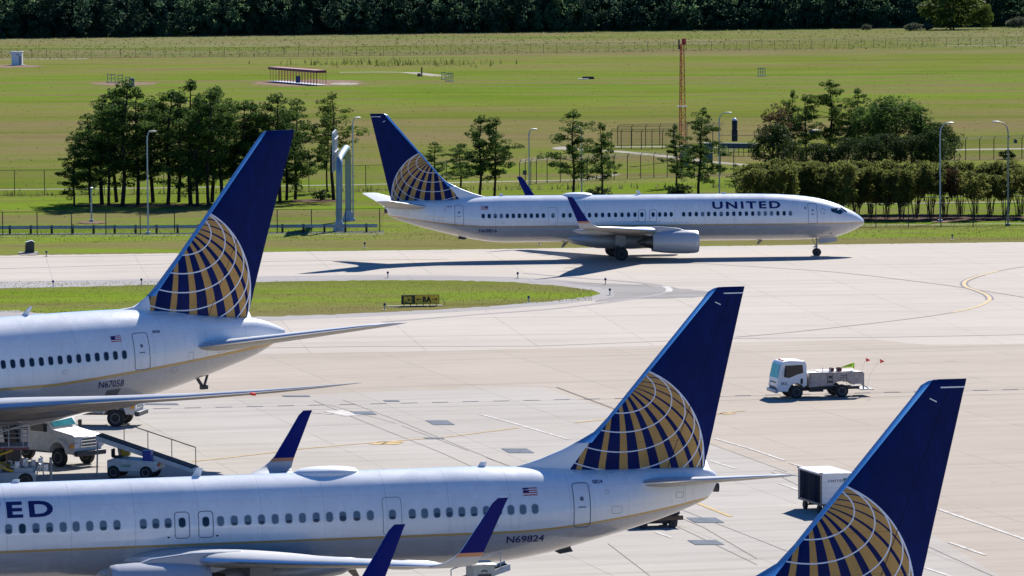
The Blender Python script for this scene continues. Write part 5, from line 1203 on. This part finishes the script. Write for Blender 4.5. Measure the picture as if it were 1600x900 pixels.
# conventional service trucks (long bonnet)
def bonnet_truck(label, wheel_px, hd_deg, near_side, full=True):
    hd = R_(hd_deg); h = Vector((math.cos(hd), math.sin(hd), 0)); lf = Vector((-h.y, h.x, 0)); org = gnd(*wheel_px)-lf*(near_side*1.0)
    r = thing('utility_truck', label, 'truck', org, hd, 'white bonneted utility trucks')
    mb = MB(); prof = [(1.05, .62), (1.10, 1.0), (1.08, 1.55), (.9, 1.66), (-.55, 1.88), (-.60, 1.95), (-1.15, 2.62), (-1.35, 2.68), (-3.3, 2.68), (-3.4, 2.6), (-3.45, .75), (-.62, .72), (-.55, 1.0), (-.3, 1.22), (0, 1.28), (.3, 1.22), (.55, 1.0), (.62, .7)]
    mb.prism(prof, -.98, .98); body = mb.build('body', m_worn_shaded_white, r, bevel=.07)  # duller white stands in for the wing's shade on the trucks
    for s_ in (-1, 1):
        mb = MB(); mb.prism([(.72, .7), (.70, 1.1), (.4, 1.38), (0, 1.44), (-.4, 1.38), (-.7, 1.1), (-.72, .72), (-.60, .72), (-.50, 1.0), (-.28, 1.2), (0, 1.26), (.28, 1.2), (.5, 1.0), (.6, .7)], s_*.9, s_*1.18); mb.build('wheel_arch', m_worn_shaded_white, body, bevel=.04)
        mb = MB(); flat_poly(mb, [(-.9, s_*.988, 1.75), (-1.38, s_*.988, 2.45), (-2.1, s_*.988, 2.47), (-2.1, s_*.988, 1.75)]); mb.build('window', m_glass, body, smooth=False); mb = MB(); flat_poly(mb, [(-2.25, s_*.988, 1.75), (-2.25, s_*.988, 2.47), (-3.1, s_*.988, 2.47), (-3.1, s_*.988, 1.75)]); mb.build('window', m_glass, body, smooth=False)
        mb = MB(); mb.box((1.06, s_*.85, 1.12), (.16, .34, .3)); mb.build('headlight', mat('lamp_lens', (.6, .6, .62), .2), body, bevel=.03)
        mb = MB(); mb.box((.98, s_*1.08, 1.12), (.2, .12, .2)); mb.build('turn_signal', m_amber, body, bevel=.03)
        mb = MB(); mb.box((-.75, s_*1.25, 2.0), (.1, .2, .45)); mb.tube((-.8, s_*1.0, 2.1), (-.75, s_*1.2, 2.1), .02, n=5); mb.build('mirror', m_black, body, bevel=.02)
    mb = MB(); mb.add([(-.625, -.82, 1.99), (-.625, .82, 1.99), (-1.10, .78, 2.58), (-1.10, -.78, 2.58)], [(0, 1, 2, 3)]); 
    for i in range(4): x_, y_, z_ = mb.v[i]; mb.v[i] = (x_+.035, y_, z_+.03)
    mb.build('windscreen', mat('bright_windscreen', (.06, .28, .30), .08), body, smooth=False)
    mb = MB(); mb.box((1.115, 0, 1.28), (.05, 1.1, .56)); gr = mb.build('grille_frame', mat('chrome', (.7, .72, .75), .15, 1.0, var=.02), body, bevel=.03)
    mb = MB(); [mb.box((1.15, 0, z_), (.03, .98, .11)) for z_ in (1.12, 1.28, 1.44)]; mb.build('grille', mat('grille_blue_black', (.02, .06, .10), .2), gr)
    mb = MB(); mb.box((1.22, 0, .72), (.26, 2.1, .26)); mb.build('bumper', m_dark, r, bevel=.04)
    mb = MB(); mb.box((-2.8, 0, .72), (6.6, .8, .25)); mb.build('chassis', m_dark, r)
    mb = MB(); mb.box((-4.8, 0, 1.35), (2.5, 2.1, 1.0)); mb.build('rear_body', m_worn_shaded_white, r, bevel=.04)
    for x_ in (0, -4.3):
        for y_ in (-.98, .98): wheel(r, (x_, y_, .48), .48, .3, rim=m_worn_shaded_white)
    return r
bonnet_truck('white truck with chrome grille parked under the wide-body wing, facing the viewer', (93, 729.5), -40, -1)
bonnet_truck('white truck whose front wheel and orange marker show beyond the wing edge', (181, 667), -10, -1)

# belt loader
hd = R_(-14); org = gnd(206, 748); h = Vector((math.cos(hd), math.sin(hd), 0)); lf = Vector((-h.y, h.x, 0))
r = thing('belt_loader', 'white belt loader with sloping black conveyor and tall side handrail', 'belt loader', org+lf*.7, hd)
mb = MB(); mb.prism([(-1.3, .35), (-1.3, .9), (-.9, 1.0), (.2, .92), (1.25, .88), (1.3, .45), (1.15, .35)], -.72, .72); bdy = mb.build('body', m_worn_shaded_white, r, bevel=.05)
flat_text('United', mat('green_lettering', (.02, .22, .12), .5), bdy, 'lettering', (-.55, -.728, .58), (1, 0, 0), (0, 0, 1), .5, .16, .02)
for x_ in (-.95, .75):
    for y_ in (-.68, .68): wheel(r, (x_, y_, .32), .32, .22, rim=m_white)
mb = MB(); s0, s1 = Vector((-2.0, .25, 1.95)), Vector((3.0, .25, .42)); 
for y_ in (-.28, .78): mb.prism([(s0.x, s0.z-.13), (s0.x, s0.z+.13), (s1.x, s1.z+.10), (s1.x, s1.z-.10)], y_-.04, y_+.04)
mb.box((s1.x+.0, .25, s1.z), (.12, 1.05, .2)); cvf = mb.build('conveyor_frame', m_worn_shaded_white, r, bevel=.015)
mb = MB(); mb.prism([(s0.x, s0.z+.02), (s0.x, s0.z+.17), (s1.x, s1.z+.14), (s1.x, s1.z-.01)], -.23, .73); mb.build('conveyor_belt', m_black, cvf)
def on(t): return s0+(s1-s0)*t
mb = MB(); y_ = .86; hr = 1.0
T_ = [.22, .47, .72, .97]
for t in T_: p = on(t); mb.tube((p.x, y_, p.z), (p.x, y_, p.z+hr), .022, n=6)
a, b = on(.22), on(.97); mb.tube((a.x, y_, a.z+hr), (b.x, y_, b.z+hr), .028, n=6); mb.build('handrail', mat('brass_brown_rail', (.26, .19, .08), .5), r)
mb = MB(); mb.tube((-.9, .25, .9), (-1.0, .25, 1.55), .08, n=8); mb.build('lift_ram', m_grey, r); mb = MB(); mb.tube((.4, .25, .85), (.9, .25, 1.0), .07, n=8); mb.build('lift_ram', m_grey, r)
mb = MB(); mb.box((-.75, .45, 1.22), (.55, .35, .4)); mb.build('engine_cover', m_yellow, r, bevel=.04)
mb = MB(); mb.box((-.9, -.3, 1.05), (.4, .45, .1)); mb.box((-1.1, -.3, 1.25), (.08, .45, .4)); mb.build('seat', m_black, r, bevel=.03)
mb = MB(); [mb.tube((1.31, yy, .68), (1.33, yy, .68), .08, n=12) for yy in (-.5, -.25)]; mb.build('tail_light', m_red, r)
mb = MB(); mb.tube((-2.05, .1, 1.7), (-2.1, .1, .1), .04, n=6); mb.tube((-2.1, -.1, .1), (-2.1, .4, .1), .05, n=6); mb.build('stand', m_grey, r)
b_ = thing('plastic_bin', 'small blue plastic bin resting on the belt loader', 'bin', org+lf*.7+h*.78+lf*-.5+Vector((0, 0, .90)), hd)
mb = MB(); mb.box((0, 0, .25), (.42, .36, .5), taper=1.08); mb.build('tub', m_bin, b_, bevel=.02); mb = MB(); mb.box((0, 0, .50), (.5, .44, .05)); mb.build('rim', m_bin, b_, bevel=.01)

# container loader at left edge under the wing
r = thing('cargo_loader', 'scissor-lift cargo loader with railings at the left edge under the wing', 'cargo loader', gnd(8, 760), R_(6))
mb = MB(); mb.box((-.8, 0, .55), (4.6, 2.2, .5)); mb.box((.9, 0, .85), (1.0, 2.0, .3)); mb.build('chassis', mat('pale_blue_grey_paint', (.35, .40, .45), .45), r, bevel=.04)
for x_ in (-2.4, 1.0):
    for y_ in (-1.0, 1.0): wheel(r, (x_, y_, .38), .38, .28)
mb = MB(); mb.box((-1.0, 0, 2.0), (4.4, 2.2, .16)); dk = mb.build('platform', m_galv, r, bevel=.02)
mb = MB()
for y_ in (-1.05, 1.05):
    mb.tube((-2.6, y_, .85), (.4, y_, 1.9), .06, n=6); mb.tube((-2.6, y_, 1.9), (.4, y_, .85), .06, n=6)
mb.build('scissor_arm', m_yellow, r)
mb = MB(); mb.box((-1.0, -1.12, 1.98), (4.4, .03, .10)); mb.build('hazard_edge', mat('warning_maroon', (.2, .04, .06), .5), r)
mb = MB()
for x_ in (-2.6, -1.9, -1.2, -.5, .2, .9, 1.15): mb.tube((x_, -1.1, 2.05), (x_, -1.1, 2.95), .028, n=6); mb.tube((x_, 1.1, 2.05), (x_, 1.1, 2.95), .028, n=6)
for y_ in (-1.1, 1.1):
    for z_ in (2.5, 2.95): mb.tube((-2.6, y_, z_), (1.15, y_, z_), .028, n=6)
mb.tube((-2.7, -1.15, 2.1), (1.2, -1.15, 3.2), .05, n=6); mb.build('guard_railing', m_galv, r)
rd = random.Random(4); mb = MB()
for i in range(16):
    x_ = rd.uniform(.2, 1.9); y_ = rd.uniform(-1.1, .6); z_ = rd.uniform(.7, 1.5); mb.path([(x_, y_, z_-.4), (x_+rd.uniform(-.15, .15), y_, z_), (x_+rd.uniform(-.3, .3), y_-.1, z_+rd.uniform(-.1, .3))], .04, 5)
mb.build('hydraulic_hose', m_worn_shaded_white, r)
for x_, z_ in ((.6, 1.15), (1.0, 1.25), (1.4, 1.1), (1.75, 1.2), (2.0, .95)):
    mb = MB(); mb.box((x_, rd.uniform(-.9, .3), z_), (.24, .3, .34)); mb.build('control_box', m_white, r, bevel=.03)
mb = MB(); mb.box((-1.9, 0, .95), (1.6, 1.9, .5)); mb.box((.1, -1.0, .75), (.5, .1, .5)); mb.build('engine_housing', m_dark, r, bevel=.03)
mb = MB(); mb.tube((2.25, -.9, .3), (2.25, -.9, 1.35), .06, n=8); mb.tube((2.25, .5, .3), (2.25, .5, 1.35), .06, n=8); mb.build('bollard', m_grey, r)
r = thing('fuel_hydrant_mast', 'brown upright mast with black hoses behind the cargo loader', 'mast', gnd(22, 742), 0)
mb = MB(); mb.box((0, 0, 1.9), (.75, .6, 3.4)); mb.build('housing', mat('tan_brown_paint', (.20, .14, .11), .6), r, bevel=.05)
mb = MB(); mb.path([(-.45, -.35, 3.7), (-.5, -.38, 2.6), (-.35, -.36, 1.6)], .06, 8); mb.path([(.15, -.35, 3.9), (.12, -.37, 2.8), (.3, -.36, 1.4)], .06, 8); mb.build('hose', m_black, r)
mb = MB(); mb.box((0, 0, .15), (1.2, 1.0, .3)); mb.build('base', m_dark, r)

# baggage cart: near corner, short white end to the right, long curtained side going away
pc = gnd(1283, 788, .5); pc.z = 0; hd = R_(16); r = thing('baggage_cart', 'white-roofed baggage cart with dark curtained side, behind the nearest blue tail', 'baggage cart', pc, hd)
W_, L_, z0, z1 = 1.5, 3.1, .5, 1.88
mb = MB(); mb.box((W_/2, L_/2, z1+.02), (W_+.1, L_+.1, .06)); mb.box((W_/2, .02, (z0+z1)/2), (W_, .04, z1-z0)); mb.box((W_/2, L_-.02, (z0+z1)/2), (W_, .04, z1-z0))
bdy = mb.build('body', m_white, r, bevel=.015)
mb = MB(); mb.box((W_/2, L_/2, z0-.04), (W_+.08, L_+.08, .08))
for x_ in (0, W_):
    for y_ in (0, L_): mb.box((x_, y_, (z0+z1)/2), (.06, .06, z1-z0+.1))
for z_ in (z0, z1-.03): mb.box((0, L_/2, z_), (.07, L_, .06)); mb.box((W_, L_/2, z_), (.07, L_, .06))
mb.box((.0, .0, z1+.05), (.16, .10, .06)); mb.box((0, L_, z1+.05), (.16, .1, .06)); mb.build('frame', mat('worn_frame', (.16, .14, .13), .6), r)
mb = MB(); rs = []
for x0_ in (.03, W_-.03):
    V = []; n = 40
    for i in range(n+1): y = .05+(L_-.1)*i/n; V += [(x0_+.03*math.sin(i*1.9)+.015*math.sin(i*4.1), y, z0+.02), (x0_+.02*math.sin(i*1.9), y, z1-.05)]
    mb.add(V, [(2*i, 2*i+2, 2*i+3, 2*i+1) for i in range(n)])
mb.build('curtain', mat('dark_curtain_vinyl', (.006, .014, .035), .7, var=.5, vs=5, spec=.1), r)
flat_text('UNITED', m_navytext, bdy, 'lettering', (.34, -.004, z1-.36), (1, 0, 0), (0, 0, 1), .82, .10, .03, 1.3)
mb = MB(); mb.box((1.18, -.004, z1-.26), (.16, .01, .10)); mb.build('label_plate', mat('green_plate', (.03, .2, .1), .5), r)
mb = MB(); [mb.box((W_/2, -.003, z0+.25*i_), (W_, .008, .012)) for i_ in (1, 2, 3, 4)]; mb.build('panel_ribs', mat('rib_grey', (.5, .5, .52), .5), bdy)
mb = MB(); mb.tube((.1, .55, .22), (W_-.1, .55, .22), .04, n=6); mb.tube((.1, L_-.55, .22), (W_-.1, L_-.55, .22), .04, n=6); mb.box((W_/2, .55, .34), (.9, .12, .22)); mb.box((W_/2, L_-.55, .34), (.9, .12, .22)); mb.tube((W_/2, 0, .35), (W_/2, -1.0, .12), .04, n=6); mb.build('axle', m_dark, r)
for y_ in (.55, L_-.55):
    for k_ in (0, 1):
        x_ = .12 if k_ == 0 else W_-.12
        m_ = MB(); m_.rev([(-.08, .1), (-.08, .18), (-.05, .215), (.05, .215), (.08, .18), (.08, .1)], (0, 0, 0), 18, 0, 'x'); w_ = m_.build('wheel', m_black, r); w_.location = (x_, y_, .215)

# dolly seen under the parked airliner's tail
pd = gnd(1036, 826); r = thing('cargo_dolly', 'low brown cargo dolly with a white sack under the parked airliner tail', 'dolly', pd, R_(14))
mb = MB(); mb.box((-.2, .8, .52), (2.3, 1.6, .10)); mb.box((-.2, 0, .44), (2.3, .06, .14)); mb.build('deck', mat('brown_deck', (.13, .085, .05), .7, var=.3), r)
mb = MB(); mb.box((-.2, .8, .3), (1.9, 1.2, .16)); mb.box((.6, .8, .72), (.5, 1.2, .24)); mb.box((-.9, .8, .66), (.4, 1.2, .14)); mb.build('chassis', m_dark, r)
for x_ in (-.9, .5):
    for y_ in (.12, 1.45): wheel(r, (x_, y_, .2), .2, .14)
r = thing('white_sack', 'small crumpled white sack on the brown dolly', 'sack', pd+Vector((.68, .75, .84)), .3)
mb = MB(); mb.rings([[((.17+.05*math.sin(k*2.3+i))*math.cos(2*math.pi*k/10)*q, (.17+.05*math.sin(k*1.7))*math.sin(2*math.pi*k/10)*q, z) for k in range(10)] for i, (z, q) in enumerate(((0, .8), (.12, 1.1), (.25, .95), (.36, .5)))]); mb.build('bag', m_white, r, angle=80)
mb = MB(); mb.tube((0, 0, .34), (.03, .02, .46), .05, .08, n=7); mb.build('knot', m_white, r)

# baggage tractor and loader under the parked airliner's wing
pt = gnd(757, 884, 2.0); pt.z = 0; r = thing('baggage_tractor', 'cream cabbed baggage tractor under the near wingtip at the bottom edge', 'tractor', pt, R_(14))
mb = MB(); mb.prism([(-.45, .5), (-.45, 1.98), (.42, 1.98), (.46, .5)], 0, 1.3); cbn = mb.build('cab', m_cream, r, bevel=.03)
mb = MB(); mb.box((-.01, .65, 2.0), (1.06, 1.46, .10)); mb.build('roof', m_cream, r, bevel=.03)
mb = MB(); mb.box((0, -.012, 1.42), (.55, .02, .5)); mb.build('window', m_glass, cbn)
mb = MB(); mb.path([(-.12, -.03, 1.74), (-.1, -.03, 1.80), (.08, -.03, 1.80), (.1, -.03, 1.74)], .02, 6); mb.build('handle', m_black, cbn)
mb = MB(); mb.prism([(-1.9, .35), (-1.9, .9), (-.5, 1.0), (-.5, .35)], .05, 1.25); mb.box((0, .65, .42), (1.0, 1.25, .25)); mb.build('bonnet', m_cream, r, bevel=.04)
for x_ in (-1.5, .2):
    for y_ in (.05, 1.25): wheel(r, (x_, y_, .3), .3, .2)
pt = gnd(716, 893, 1.7); pt.z = 0; r = thing('belt_loader', 'half-hidden belt loader with pale rails under the near wing, bottom edge', 'belt loader', pt, R_(192))
mb = MB(); mb.prism([(-1.2, .35), (-1.2, .9), (1.2, .85), (1.2, .35)], -.7, .7); mb.build('body', m_worn_shaded_white, r, bevel=.04)
mb = MB(); [mb.prism([(-2.0, 1.75), (-2.0, 2.0), (2.4, .6), (2.4, .4)], y_-.04, y_+.04) for y_ in (-.5, .5)]; cf = mb.build('conveyor_frame', m_worn_shaded_white, r, bevel=.01)
mb = MB(); mb.prism([(-2.0, 1.86), (-2.0, 1.92), (2.4, .55), (2.4, .49)], -.45, .45); mb.build('conveyor_belt', m_black, cf)
for x_ in (-.85, .8):
    for y_ in (-.66, .66): wheel(r, (x_, y_, .3), .3, .2, rim=m_white)
mb = MB(); [mb.tube((-1.6+k_, .55, 1.8-.32*k_), (-1.6+k_, .55, 2.5-.32*k_), .022, n=6) for k_ in (0, 1, 2)]; mb.tube((-1.6, .55, 2.5), (.4, .55, 1.86), .025, n=6); mb.build('handrail', m_galv, r)
